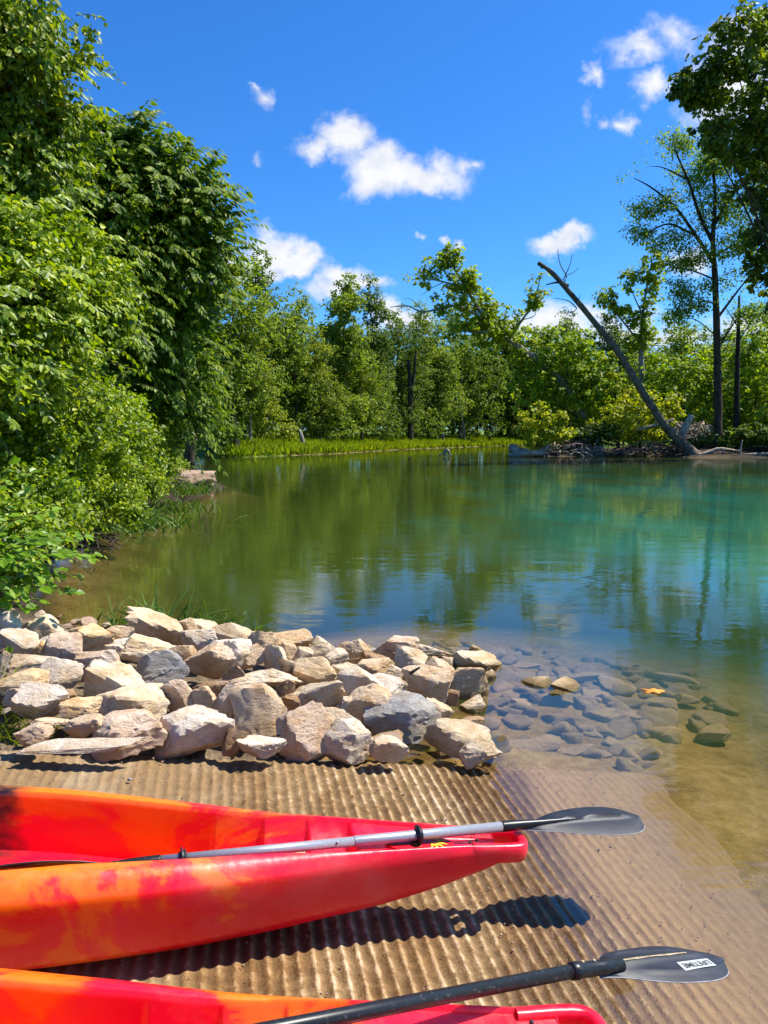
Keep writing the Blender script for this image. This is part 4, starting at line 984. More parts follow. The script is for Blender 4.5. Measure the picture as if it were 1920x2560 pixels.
def in_ells(ells, n, r, shell=.55, front=None):
    """points in a union of ellipsoids, thicker towards their skins; ells rows: centre, radii"""
    E_ = np.asarray(ells, float); w = (E_[:, 3] * E_[:, 4] + E_[:, 4] * E_[:, 5] + E_[:, 3] * E_[:, 5]); k = r.choice(len(E_), n, p=w / w.sum())
    d = rand_dirs(n, r); rad = (shell ** 3 + (1 - shell ** 3) * r.random(n)) ** (1 / 3)
    lump = .42 + 1.16 * fbm(d * 2.9 + k[:, None] * 13.1, 3, 2)
    return E_[k, :3] + d * E_[k, 3:] * (rad * lump)[:, None], d
def px_ells(rows, depth=.9):
    """rows: pixel centre, ground distance, pixel radii -> world ellipsoids"""
    out = []
    for row in rows:
        u, v, Y, ru, rv = row[:5]; c = at(u, v, Y); a = px(ru, Y); b = px(rv, Y); out.append((*c, a, row[5] if len(row) > 5 else (a + b) / 2 * depth, b))
    return out
def crown(ells, n_clump, per, clump_r, size, tmpl, seed, shell=.55, droop=.35, up=.6, outw=.5, jitter=.6, flat=.7, zmin=.05, width=1.0, svar=.42, gap=.36):
    r = np.random.default_rng(seed)
    C, D = in_ells(ells, n_clump, r, shell)
    hole = fbm(C * .9 / max(clump_r * 2.2, .3), 77, 2); keep = hole > gap; C, D = C[keep], D[keep]; n_clump = len(C)
    rc = clump_r * r.uniform(.5, 1.5, n_clump)
    k = np.repeat(np.arange(n_clump), per); n = len(k)
    q = rand_dirs(n, r) * (r.random(n) ** .45)[:, None] * rc[k][:, None] * np.array([1, 1, flat]); P_ = C[k] + q
    nor = norm(outw * norm(D[k] * .6 + norm(q)) + np.array([0, 0, up]) + rand_dirs(n, r) * jitter)
    ax = norm(np.cross(nor, rand_dirs(n, r))) + norm(D[k]) * .35 - np.array([0, 0, droop])
    s = size * r.uniform(1 - svar, 1 + svar, n)
    ok = P_[:, 2] > zmin
    return leaves(P_[ok], ax[ok], nor[ok], s[ok], tmpl, None, width)
def join(parts):
    Vs, F_ = [], {}; n = 0
    for V, fs in parts:
        Vs.append(V)
        for f in fs: F_.setdefault(f.shape[1], []).append(f + n)
        n += len(V)
    return np.concatenate(Vs), [np.concatenate(v) for v in F_.values()]
def part(name, VF, mat, parent): return link(name, mesh_np(name, VF[0], VF[1], mat, False), parent)
def limbs(base, ells, r0, seed, n=8, twist=.4, up=.35, sides=8, taper=.25, reach=.75, trunk_to=None, rough=.25):
    """a tapered trunk with limbs reaching into the crown"""
    r = np.random.default_rng(seed); mb = MB(); base = np.asarray(base, float)
    E_ = np.asarray(ells); top = E_[:, :3].mean(0) if trunk_to is None else np.asarray(trunk_to, float)
    mid = base + (top - base) * .5 + r.normal(0, twist * .3, 3) * [1, 1, .2]
    tp = bez([base - [0, 0, .4], base + (top - base) * .12 + r.normal(0, .05, 3), mid, top], 18); rad = np.linspace(r0, r0 * .35, 18); rad[:3] *= np.array([1.5, 1.25, 1.05])
    mb.tube(tp, rad, sides, rough=rough, seed=seed)
    for i in range(n):
        e = E_[i % len(E_)]; tgt = e[:3] + rand_dirs(1, r)[0] * e[3:] * reach
        f = r.uniform(.35, .92); s0 = tp[int(f * 17)]; r1 = r0 * (1 - .65 * f) * .5
        m_ = s0 + (tgt - s0) * .5 + np.array([0, 0, np.linalg.norm(tgt - s0) * .12 * up]) + r.normal(0, twist * .2, 3)
        pts = bez([s0, m_, tgt], 9); mb.tube(pts, np.linspace(r1, r1 * taper * .5, 9), 6)
        for _ in range(2):
            j = r.integers(3, 8); t2 = pts[j] + rand_dirs(1, r)[0] * e[3:] * .5; mb.tube(bez([pts[j], (pts[j] + t2) / 2 + r.normal(0, .08, 3), t2], 6), np.linspace(r1 * .4, r1 * .08, 6), 5)
    return mb
def bush(name, label, cat, ells, mat, bark, n, per, cr, size, tmpl, seed, base=None, r0=.08, group=None, nl=8, fol='foliage', **kw):
    E_ = np.asarray(ells)
    if base is None:
        base = E_[:, :3].mean(0); base = np.array([base[0], base[1], ground(base[:1], base[1:2])[0]])
    base = np.array(base, float)
    root = empty(name, base, label, cat, group)
    part(fol, crown(ells, n, per, cr, size, tmpl, seed, **kw), M[mat], root)
    limbs(base, ells, r0, seed + 1, nl).build('trunk', M[bark], root)
    return root

# drooping feather-leaves on the outside of the arching crown
def spray_parts(ells, n, leaflets, ln, size, seed, shell=.8, aim=(.25, -.1, .35), sag=.55):
    r = np.random.default_rng(seed); C, D = in_ells(ells, n, r, shell)
    d = norm(D * np.array([1, 1, .6]) + np.array(aim) + r.normal(0, .3, (n, 3))); Ln = ln * r.uniform(.7, 1.3, n)
    t = np.linspace(.12, 1, leaflets); k = np.repeat(np.arange(n), leaflets * 2); tt = np.tile(np.repeat(t, 2), n); sg = np.tile([1, -1], n * leaflets)
    drop = np.stack([0 * tt, 0 * tt, -sag * Ln[k] * tt ** 2.2], -1); Pp = C[k] + d[k] * (Ln[k] * tt)[:, None] + drop
    tn = norm(d[k] + np.stack([0 * tt, 0 * tt, -2.2 * sag * tt ** 1.2], -1)); side = norm(np.cross(tn, np.array([0, 0, 1.])[None])) * sg[:, None]
    ax = side * .8 + tn * .55 + np.array([0, 0, -.75]) + r.normal(0, .12, (len(k), 3)); nor = np.cross(tn, side) * sg[:, None] + side * .5 + r.normal(0, .2, (len(k), 3))
    return leaves(Pp, ax, nor, size * r.uniform(.8, 1.2, len(k)), T_LANCE, None, 1.25)
# ------------------------------------------------------------------ the left bank: vine-hung trees and bushes over the water
r = np.random.default_rng(21)
E_v1 = px_ells([(-10, 110, 10, 184, 170), (45, 290, 10.3, 144, 150), (-20, 400, 10.2, 184, 150), (100, 400, 11.2, 94, 110), (-140, 200, 10.5, 194, 260), (40, 60, 11, 84, 110), (-60, 560, 10, 194, 160)])
bush('vine_covered_tree', 'tall tree cloaked in heart-shaped vine leaves at the left edge', 'tree', E_v1, 'vine', 'bark_dark', 2700, 32, .25, .074, T_HEART, 31, base=(-6.3, 11.0, 1.0), r0=.22, nl=12, droop=.9, up=.35, outw=.8, jitter=.85, shell=.5, gap=.44)
E_v2 = px_ells([(357, 482, 16, 127, 122), (442, 582, 16.3, 102, 112), (402, 702, 16, 127, 122), (287, 572, 15.4, 112, 182), (302, 772, 15.2, 102, 162), (427, 862, 16.6, 82, 122), (462, 992, 17, 47, 122), (352, 972, 16.5, 92, 102), (222, 652, 15, 82, 192)])
root = empty('arching_tree', (-6.4, 17, 1.0), 'arching tree with drooping compound leaves leaning out over the water', 'tree')
base_v2 = np.array([-6.4, 17, 1.0])
E_tip = px_ells([(319, 392, 16, 40, 60), (334, 352, 16, 20, 30), (364, 442, 16, 60, 40), (264, 422, 16, 60, 50), (444, 492, 16.3, 50, 60), (494, 602, 16.5, 45, 60), (514, 702, 16.5, 25, 60), (234, 492, 15.5, 70, 50)])
part('crown', join([crown(E_v2, 2200, 26, .30, .086, T_HEART, 41, droop=.9, up=.35, outw=.7, jitter=.9, shell=.45, gap=.44), spray_parts(E_v2, 900, 8, .62, .15, 42), spray_parts(E_tip, 260, 11, 1.05, .17, 43, .2, (.6, -.15, .7), .30)]), M['pinnate'], root)
limbs(base_v2, E_v2 + E_tip, .20, 44, 18, reach=.7).build('trunk', M['bark_dark'], root)
E_b1 = px_ells([(5, 640, 9.2, 130, 110), (-75, 760, 8.6, 170, 160), (85, 770, 9.2, 110, 110), (165, 680, 10.5, 110, 110), (25, 900, 9, 150, 120), (-115, 950, 8.2, 160, 160), (215, 800, 12, 90, 90)])
bush('bank_bush', 'bright yellow-green bush mass in full sun below the vine-covered tree', 'bush', E_b1, 'bush', 'bark_dark', 2700, 30, .22, .066, T_HEART, 51, base=(-5.6, 9.6, 1.0), r0=.10, nl=12, droop=.6, up=.55, outw=.6, jitter=.85, shell=.5, gap=.40)
E_b2 = px_ells([(150, 960, 10, 130, 100), (230, 1030, 11.5, 120, 90), (300, 1085, 13.5, 90, 80), (140, 1080, 10.3, 140, 90), (350, 1140, 16, 60, 60), (230, 1150, 12, 100, 70), (60, 1100, 9.2, 110, 90), (160, 1200, 10.8, 90, 60), (380, 1170, 19, 40, 44), (400, 1165, 21, 50, 34), (335, 1205, 15, 66, 36), (285, 1245, 12.6, 70, 40), (70, 1230, 8.6, 110, 80), (-20, 1330, 7.6, 120, 90), (130, 1260, 9.6, 70, 60), (60, 1330, 7.6, 80, 60), (140, 1320, 8.8, 60, 36), (10, 1420, 6.8, 80, 60), (190, 1300, 10, 50, 26), (372, 1212, 17.5, 46, 24), (425, 1168, 24, 40, 22), (310, 1280, 12, 50, 24)])
bush('bank_bush', 'lower bush with small leaves spilling down to the river below the bright bush', 'bush', E_b2, 'bush', 'bark_dark', 3000, 30, .20, .055, T_OVATE, 61, base=(-5.5, 11.5, .9), r0=.08, nl=14, droop=.45, up=.6, outw=.6, jitter=.85, shell=.45, width=1.1, gap=.40)
# loose tendrils and side shoots breaking the outline of the vine-hung crowns
def shoots(ells, n, ln, size, seed, aim, mat, parent, name='foliage'):
    r = np.random.default_rng(seed); C, D = in_ells(ells, n, r, .9); P_, A_, N_, S_ = [], [], [], []; mb = MB()
    for c, d in zip(C, D):
        v = norm(d * np.array([1, 1, .5]) + np.array(aim) + r.normal(0, .35, 3)); l_ = ln * r.uniform(.5, 1.4); t = np.linspace(0, 1, 9)
        pts = c + v * (t * l_)[:, None] - np.array([0, 0, .45]) * (l_ * t ** 2)[:, None]; mb.tube(pts, np.linspace(.006, .002, 9), 4, cap=False)
        for j in range(1, 9):
            tn = norm(pts[j] - pts[j - 1]); sd_ = norm(np.cross(tn, r.normal(size=3))); P_.append(pts[j]); A_.append(sd_ * .8 + tn * .5 + np.array([0, 0, -.5])); N_.append(np.array([.3, -.2, 1]) + r.normal(0, .4, 3)); S_.append(size * r.uniform(.6, 1.25))
    part(name, leaves(np.array(P_), np.array(A_), np.array(N_), S_, T_OVATE, None, 1.25), M[mat], parent); mb.build('spray_parts', M['twig'], parent)  # the second part is the bare stems of the shoots
def feather(ells, n, seed, mat, parent, ln=.5, size=.11): part('foliage', spray_parts(ells, n, 7, ln, size, seed, .85, (.3, -.3, .5), .4), M[mat], parent)
feather(E_b1, 300, 54, 'bush', bpy.data.objects['bank_bush']); feather(E_v1, 160, 34, 'bush', bpy.data.objects['vine_covered_tree'])
shoots(E_v1, 150, .55, .085, 33, (.35, -.2, .25), 'vine', bpy.data.objects['vine_covered_tree'])
shoots(E_b1, 190, .5, .08, 53, (.3, -.3, .45), 'bush', bpy.data.objects['bank_bush'])
shoots(E_b2, 190, .5, .06, 63, (.35, -.3, .4), 'bush', bpy.data.objects['bank_bush.001'])
# forest standing behind the bank, seen as shade between the leaves
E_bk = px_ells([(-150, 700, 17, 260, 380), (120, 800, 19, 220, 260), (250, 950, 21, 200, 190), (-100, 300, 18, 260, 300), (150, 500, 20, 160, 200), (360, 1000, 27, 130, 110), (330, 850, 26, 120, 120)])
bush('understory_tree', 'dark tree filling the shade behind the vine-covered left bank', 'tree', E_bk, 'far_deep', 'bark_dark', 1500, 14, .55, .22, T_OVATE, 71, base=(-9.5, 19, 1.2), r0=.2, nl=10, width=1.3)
# the leafy shrub beside the boulders
def shrub():
    r = np.random.default_rng(81); base = at_z(-60, 1600, .25); base[1] = 4.9; base[0] = -2.75
    root = empty('leafy_shrub', base, 'sunlit shrub with large toothed leaves at the left edge above the boulders', 'shrub')
    tips = [(225, 1395, 5.1), (165, 1330, 5.0), (190, 1480, 4.9), (130, 1275, 5.2), (100, 1440, 4.7), (60, 1230, 5.0), (150, 1420, 5.0), (210, 1340, 5.3), (60, 1380, 4.7), (30, 1160, 5.1), (100, 1500, 4.8), (20, 1290, 4.7), (40, 1470, 4.6), (150, 1380, 4.8),
            (90, 1330, 4.9), (10, 1400, 4.6), (75, 1180, 5.3), (-30, 1220, 4.8), (-20, 1340, 4.6), (190, 1440, 5.2), (120, 1470, 5.0), (60, 1520, 4.75), (-10, 1500, 4.7), (235, 1385, 5.2), (160, 1470, 5.1), (20, 1345, 4.9), (130, 1350, 4.7), (80, 1420, 5.0)]
    mb = MB(); P_, A_, N_, S_ = [], [], [], []
    for (u, v, Y) in tips:
        tip = at(u, v, Y); s0 = base + np.array([r.normal(0, .06), r.normal(0, .06), r.uniform(.0, .3)])
        pts = bez([s0, s0 * .45 + tip * .55 + np.array([-.1, 0, .22]) + r.normal(0, .04, 3), tip], 16); mb.tube(pts, np.linspace(.0075, .0018, 16), 5)
        tan = norm(np.gradient(pts, axis=0))
        for j in range(5, 16):
            for q in range(1 if j < 15 else 2):
                sg = 1 if (j + q) % 2 else -1; side = norm(np.cross(tan[j], [0, 0, 1.])) * sg
                P_.append(pts[j] + side * .006); A_.append(side * .8 + tan[j] * (.75 if j < 15 else 1.2) + [0, 0, -.30] + r.normal(0, .22, 3)); N_.append(np.array([.30, -.25, 1.]) + r.normal(0, .30, 3)); S_.append(r.uniform(.068, .118) * (1 if j < 13 else .85))
    mb.build('twigs', M['twig'], root)
    part('leaves', leaves(np.array(P_), np.array(A_), np.array(N_), S_, T_OVATE, None, 1.12), M['shrub'], root)
shrub()
# grasses
def grass_clump(name, label, cat, base, n, h, spread, seed, mat='reed', lean=(.15, -.1), wd=.014, group=None, kind=None):
    r = np.random.default_rng(seed); P_, Qs = [], []; base = np.asarray(base, float); V = []; Fq = []
    for i in range(n):
        b = base + np.array([r.normal(0, spread[0]), r.normal(0, spread[1]), 0]); d = norm(np.array([r.normal(lean[0], .55), r.normal(lean[1], .45), 1.2])); hh = h * r.uniform(.5, 1.15); bend = r.uniform(.2, .8)
        t = np.linspace(0, 1, 6); hor = norm(np.array([d[0], d[1], 0]) + 1e-6); pts = b + d * (t * hh)[:, None] + (hor * .55 - np.array([0, 0, .45])) * (bend * hh * t ** 2.4)[:, None]
        sd_ = norm(np.cross(d, r.normal(0, 1, 3))) * wd * r.uniform(.6, 1.2); w_ = (1 - t ** 2)[:, None] * .5 + .02
        k = len(V) * 0 + sum(len(x) for x in V); V.append(np.concatenate([pts - sd_ * w_, pts + sd_ * w_])); j = np.arange(5); Fq.append(np.stack([j, j + 1, j + 7, j + 6], -1) + k)
    root = empty(name, base, label, cat, group); part('leaves', (np.concatenate(V), [np.concatenate(Fq)]), M[mat], root); return root
for i, (u, v, Y, n, h, sx_, lab) in enumerate([(395, 1545, 6.05, 90, .42, .22, 'larger clump of green sedge behind the tallest peaked boulder'), (300, 1572, 6.2, 55, .26, .16, 'low sedge clump between the orange-tan and the peaked boulder'), (500, 1552, 6.15, 60, .28, .15, 'smaller sedge clump right of the tallest boulder')]):
    q = at(u, v + 20, Y); q[2] = max(ground(q[:1], q[1:2])[0], 0); grass_clump('sedge_clump', lab, 'sedge', q, n, h, (sx_, .08), 90 + i, wd=.022)
q = at(625, 1600, 6.2); q[2] = .08; grass_clump('sedge_clump', 'lone bent sedge with a few blades standing behind the smooth tan block', 'sedge', q, 9, .40, (.05, .03), 96, wd=.022)
for i, (u, v, Y, n, h, sx_, lab, mt) in enumerate([(10, 1840, 3.75, 110, .34, .14, 'sunlit tuft of grass at the left edge of the ramp', 'grass'), (-5, 1740, 4.1, 40, .36, .08, 'thin weeds with seed stalks above the grass tuft at left', 'grass'), (40, 1890, 3.6, 40, .12, .10, 'short grass fringe where the ramp meets the bank', 'grass')]):
    q = at(u, v + 30, Y); grass_clump('grass_tuft', lab, 'grass', q, n, h, (sx_, .1), 110 + i, mat=mt, wd=.009, lean=(.3, -.1))
for i, (u, v, z, n, h, sx_, lab) in enumerate([(355, 1320, 0, 120, .55, .5, 'sedge patch in the water in front of the bank bushes'), (440, 1235, .1, 130, .6, .6, 'sedge patch below the rock ledge of the bank point'), (400, 1280, 0, 90, .45, .5, 'sedge fringe between the two bank patches'), (300, 1330, 0, 70, .4, .4, 'thin sedge at the foot of the small-leaved bush')]):
    q = at_z(u, v, z); grass_clump('sedge_patch', lab, 'sedge', q, n * 2, h, (sx_, .4), 120 + i, wd=.035)
# seedling among the left rocks
q = at(22, 1690, 4.3); root = empty('seedling', q, 'small green seedling growing between the rocks at left', 'seedling'); mb = MB(); mb.tube(bez([q - [0, 0, .06], q + [.01, 0, .06], q + [.0, 0, .13]], 6), .003, 5); mb.build('stem', M['twig'], root)
P_ = np.array([q + [0, 0, .12], q + [0, 0, .11], q + [.005, 0, .08], q + [.0, 0, .07], q + [0, 0, .13]]); A_ = np.array([[.1, 0, 1], [-.8, -.2, .3], [.9, -.2, -.1], [-.5, -.6, .1], [.5, .2, .6]]); part('leaves', leaves(P_, A_, np.array([[.3, -.8, .5]] * 5) + r.normal(0, .2, (5, 3)), [.06, .05, .065, .05, .05], T_OVATE, None), M['shrub'], root)
# bare branches trailing in the river
mb = MB(); rr = np.random.default_rng(131)
main = bez([at_z(150, 1345, .35), at_z(230, 1335, .25), at_z(300, 1350, .02)], 12); mb.tube(main, np.linspace(.03, .012, 12), 6)
for i in range(16):
    s0 = main[rr.integers(1, 10)]; t_ = at_z(rr.uniform(180, 330), rr.uniform(1335, 1375), rr.uniform(-.02, .25)); mb.tube(bez([s0, (s0 + t_) / 2 + rr.normal(0, .12, 3), t_], 7), np.linspace(.014, .005, 7), 5)
tag(mb.build('fallen_branch', M['twig']), 'tangle of bare branches trailing into the river from the left bank', 'branch')
# sticks on the rocks, floating leaf
for i, (pts, rad, lab, mt) in enumerate([([(572, 1905, 3.72), (592, 1880, 3.72), (612, 1856, 3.74), (700, 1838, 3.76)], .006, 'thin brown stick lying on the ramp edge below the square block', 'twig'),
    ([(968, 1626, 5.3), (1040, 1655, 5.15)], .006, 'dry straw-coloured stalk lying over the rose-brown boulder', 'twig_pale'), ([(800, 1660, 4.9), (900, 1645, 5.0)], .004, 'pale dry stalk lying across the low tan rocks', 'twig_pale'), ([(1024, 1684, 4.6), (1050, 1668, 4.6)], .012, 'stubby piece of bark on top of the scaly boulder', 'twig'), ([(1212, 1690, 5.0), (1214, 1676, 5.0), (1226, 1668, 5.0)], .005, 'curled twig caught on the small brown rock in the shallows', 'twig_pale')]):
    mb = MB(); mb.tube(bez([at(*p) for p in pts], 10), np.linspace(rad, rad * .5, 10), 6); tag(mb.build('stick', M[mt]), lab, 'stick')
M['orange_leaf'] = solid('orange_leaf', (.72, .26, .02), .6, .3)
q = at_z(1632, 1727, .006); tt = np.linspace(0, 2 * np.pi, 22, endpoint=False); rl = .055 * (1 + .45 * np.cos(5 * tt) * (np.arange(22) % 2 * .4 + .6)); ring = q + np.stack([rl * np.cos(tt) * 1.2, rl * np.sin(tt) * .9, .004 * np.sin(3 * tt)], -1)
mb = MB(); mb.add(np.concatenate([ring, [q + [0, 0, .006]], ring - [0, 0, .0015]]), np.stack([np.arange(22) + 23, (np.arange(22) + 1) % 22 + 23, (np.arange(22) + 1) % 22, np.arange(22)], -1), [(22, a, (a + 1) % 22) for a in range(22)]); tag(mb.build('floating_leaf', M['orange_leaf']), 'orange fallen leaf floating on the shallow water', 'leaf')
# ------------------------------------------------------------------ the far bank: a wall of tall trees
def far_tree_parts(seed, h, rad, shape, n, per, cr, size, tmpl=T_CARD, trunk_r=.3, lean=0, flat=.75):
    """local mesh pair (crown, trunk) of a tall riverside tree"""
    r = np.random.default_rng(seed); mb = MB()
    top = np.array([lean * h, r.normal(0, .3), h * .96]); tp = bez([(0, 0, -.6), (r.normal(0, .1), r.normal(0, .1), h * .25), (top[0] * .5 + r.normal(0, .3), r.normal(0, .3), h * .6), top], 16)
    rad_t = np.linspace(trunk_r, trunk_r * .12, 16); rad_t[:2] *= 1.3; mb.tube(tp, rad_t, 7)
    nl = 26; tips = []
    for i in range(nl):
        f = shape[2] + (1 - shape[2]) * ((i + r.random()) / nl); a = i * 2.4 + r.normal(0, .4)
        g = (f - shape[2]) / (1 - shape[2]); prof = (.55 + .45 * math.sin(math.pi * min(1, (.12 + .80 * g) ** shape[0]))) * (1 - .28 * g) * (1 + shape[1] * r.normal())
        ln = max(rad * prof, .5); s0 = tp[int(min(f * .92, .95) * 15)]
        t_ = s0 + np.array([math.cos(a) * ln, math.sin(a) * ln, ln * r.uniform(.1, .55)]); pts = bez([s0, (s0 + t_) / 2 + [0, 0, .12 * ln], t_], 5); mb.tube(pts, np.linspace(trunk_r * .38 * (1 - .7 * f), .02, 5), 4)
        tips.append((*(s0 + (t_ - s0) * .72), ln * .5, ln * .5, ln * .46)); tips.append((*(s0 + (t_ - s0) * .35), ln * .35, ln * .35, ln * .35))
    tips.append((*(top - [0, 0, .5]), rad * .38, rad * .38, rad * .45)); tips.append((*(top + [rad * .3, 0, -1.6]), rad * .4, rad * .4, rad * .4))
    V = crown(tips, n, per, cr, size, tmpl, seed + 1, shell=.2, droop=.25, up=.75, outw=.7, jitter=.7, flat=flat, zmin=.4)
    return mesh_np('crown', V[0], V[1], None, False), mb
PROTO = []
for k, (h, rad, shape, lean) in enumerate([(20, 4.4, (.8, .22, .25), .02), (20, 3.4, (.7, .3, .18), -.03), (20, 5.0, (1.0, .25, .22), .03), (20, 3.8, (.75, .35, .30), -.02), (20, 5.2, (.9, .3, .24), .0), (20, 4.2, (.65, .3, .34), .04)]):
    PROTO.append(far_tree_parts(200 + k * 11, h, rad, shape, 1200, 17, .58, .32, T_CARD, .30, lean))
TREE_MESH = {}
def far_tree(name, label, u, v_top, Y, k, mat, bark, wide=1.0, group='tall trees on the far bank', zb=None, rot=0):
    x = at(u, 1100, Y)[0]; zb = float(ground(np.array([x]), np.array([Y]))[0]) if zb is None else zb
    h = ((1085 - v_top) / F * Y + CAM_H - zb) * 1.11
    root = empty(name, (x, Y, zb), label, 'tree', group); s = h / 20; root.scale = (s * wide, s * wide, s); root.rotation_euler = (0, 0, rot)
    cm_, tb = PROTO[k]; key = (k, mat, bark)
    if key not in TREE_MESH:
        c2 = cm_.copy(); c2.materials.clear(); c2.materials.append(M[mat]); o_ = tb.build('trunk', M[bark]); t2 = o_.data; bpy.data.objects.remove(o_); TREE_MESH[key] = (c2, t2)
    for nm, me_ in zip(('crown', 'trunk'), TREE_MESH[key]):
        o = bpy.data.objects.new(nm, me_); COL.objects.link(o); o.parent = root
    return root
FAR = [ # base pixel, top pixel, distance, prototype, leaf, bark, width, rotation, label
 (520, 715, 61, 0, 'far', 'bark', .95, .3, 'tall tree right behind the arching tree, half hidden by its leaves'),
 (592, 690, 62, 4, 'far', 'bark_pale', .85, 1.1, 'tallest far-bank tree, standing above the left end of the grass'),
 (665, 702, 66, 3, 'far_deep', 'bark', .85, 2.2, 'tall tree with an open knobbly top right of the tallest far tree'),
 (742, 775, 68, 2, 'far', 'bark', .78, .9, 'broad olive-green tree in front of the open-topped one'),
 (625, 830, 60.5, 5, 'far_olive', 'bark_pale', .9, 4.0, 'shorter yellow-green tree leaning over the left end of the grass'),
 (705, 880, 65, 4, 'far_olive', 'bark', .85, 5.0, 'low pale-leaved tree on the grass between the broad olive trees'),
 (800, 860, 72, 0, 'far_olive', 'bark_pale', .9, 3.3, 'pale-leaved tree spreading low over the middle of the grass'),
 (862, 742, 80, 1, 'far', 'bark', .95, 1.9, 'narrow tall tree with a flat tuft on top, centre of the far bank'),
 (930, 748, 84, 3, 'far_deep', 'bark', .75, .2, 'slim loose-topped tree beside the tufted narrow tree'),
 (905, 850, 78, 2, 'far', 'bark', .75, 2.6, 'rounded tree below the two slim tall ones'),
 (990, 812, 88, 4, 'far_deep', 'bark_dark', .75, 4.4, 'dark tree with a forked black trunk right of the slim pair'),
 (1040, 803, 92, 0, 'far', 'bark', .85, 5.3, 'reddish-green domed tree left of the leaning sycamore'),
 (1095, 838, 90, 5, 'far', 'bark_pale', .85, 1.4, 'tree with a slanting pale trunk on the far grass'),
 (1150, 800, 100, 2, 'far', 'bark_pale', .9, 2.9, 'tree behind the sycamore branches with a thin pale trunk'),
 (1215, 815, 106, 3, 'far_deep', 'bark', 1.0, 3.8, 'dark tree at the bend of the far bank'),
 (1270, 845, 112, 1, 'far', 'bark', 1.3, 4.9, 'small far tree at the right end of the far grass'),
 (1345, 855, 122, 4, 'far', 'bark', 1.0, .5, 'far tree behind the leaning green tree'),
 (1412, 818, 126, 0, 'far_deep', 'bark', .8, 1.2, 'dark pointed far tree showing left of the leaning dead trunk'),
 (1480, 865, 118, 2, 'far', 'bark', .9, 2.0, 'grey-green far tree crossed by the leaning dead trunk'),
 (1545, 815, 110, 5, 'far_deep', 'bark', .9, 3.1, 'grey-green tree behind the pale knobbly sycamore'),
 (1690, 822, 96, 4, 'far', 'bark', 1.05, 4.2, 'broad round-topped tree behind the tall airy tree'),
 (1890, 815, 92, 2, 'far_olive', 'bark', .95, 5.6, 'tree with a rounded top at the right edge behind the bank bushes'),
]
def bank_Y(u): return np.interp(u, [480, 591, 851, 996, 1133, 1247, 1400], [57, 57.5, 69.5, 86, 100, 114, 122])
for i, (u, vt, Y, k, mt, bk, wd, rt, lab) in enumerate(FAR): far_tree('far_tree', lab, u, vt, (bank_Y(u) + (5 if u < 640 else 8.5) + 2.2 * (i % 3)) if u < 1330 else Y + 4, k, mt, bk, wd * 1.12, rot=rt)
# a second rank, glimpsed as darkness between the trunks
rr = np.random.default_rng(301); B2 = [(470, 820), (555, 850), (640, 880), (720, 865), (790, 850), (850, 865), (910, 870), (960, 875), (1020, 880), (1070, 885), (1130, 880), (1190, 880), (1250, 890), (1310, 890), (1400, 890), (1590, 880), (1760, 870), (1840, 860), (1920, 850)]
for i, (u, vt) in enumerate(B2):
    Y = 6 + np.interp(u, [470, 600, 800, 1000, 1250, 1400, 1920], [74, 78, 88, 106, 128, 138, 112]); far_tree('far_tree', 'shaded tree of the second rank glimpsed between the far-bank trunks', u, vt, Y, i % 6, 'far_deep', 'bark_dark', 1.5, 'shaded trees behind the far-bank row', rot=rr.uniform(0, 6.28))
# the wood's dim undergrowth, one mass behind the ranks of trees
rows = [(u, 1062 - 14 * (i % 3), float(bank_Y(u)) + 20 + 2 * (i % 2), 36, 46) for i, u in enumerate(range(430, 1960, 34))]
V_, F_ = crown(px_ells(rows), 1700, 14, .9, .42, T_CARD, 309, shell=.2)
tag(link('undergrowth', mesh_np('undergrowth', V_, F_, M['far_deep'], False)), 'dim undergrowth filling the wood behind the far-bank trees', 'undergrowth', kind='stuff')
# bare lower trunks one can pick out along the grass
for i, (u0, v0, u1, v1, Y, rd, bk, lab) in enumerate([(590, 1128, 568, 985, 62.5, .42, 'bark_dark', 'thick dark trunk at the left end of the far grass'), (1108, 1082, 1090, 985, 88, .30, 'bark_pale', 'slanting pale grey trunk standing in the far grass'), (1163, 1082, 1148, 1010, 94, .22, 'bark_pale', 'thin slanting pale trunk right of the thicker one'), (1026, 1090, 1022, 900, 84, .36, 'bark', 'forked dark trunk standing in the far grass'), (758, 1108, 748, 1075, 68, .26, 'bark_pale', 'short pale leaning stump in the far grass'), (1222, 1080, 1236, 950, 98, .26, 'bark_dark', 'dark leaning trunk near the bend of the far bank')]):
    Y = bank_Y(u0) + (3 if i in (0, 4) else 5.5); a = at(u0, v0, Y); a[2] = ground(a[:1], a[1:2])[0] - .2; b = at(u1, v1, Y); mb = MB(); mb.tube(bez([a, (a + b) / 2 + [.1, 0, 0], b], 10), np.linspace(rd, rd * .6, 10), 9, rough=.2, seed=i)
    if i == 3: c = at(1040, 880, Y); mb.tube(bez([a + (b - a) * .35, c], 6), np.linspace(rd * .7, rd * .4, 6), 8)
    tag(mb.build('tree_trunk', M[bk]), lab, 'tree trunk')
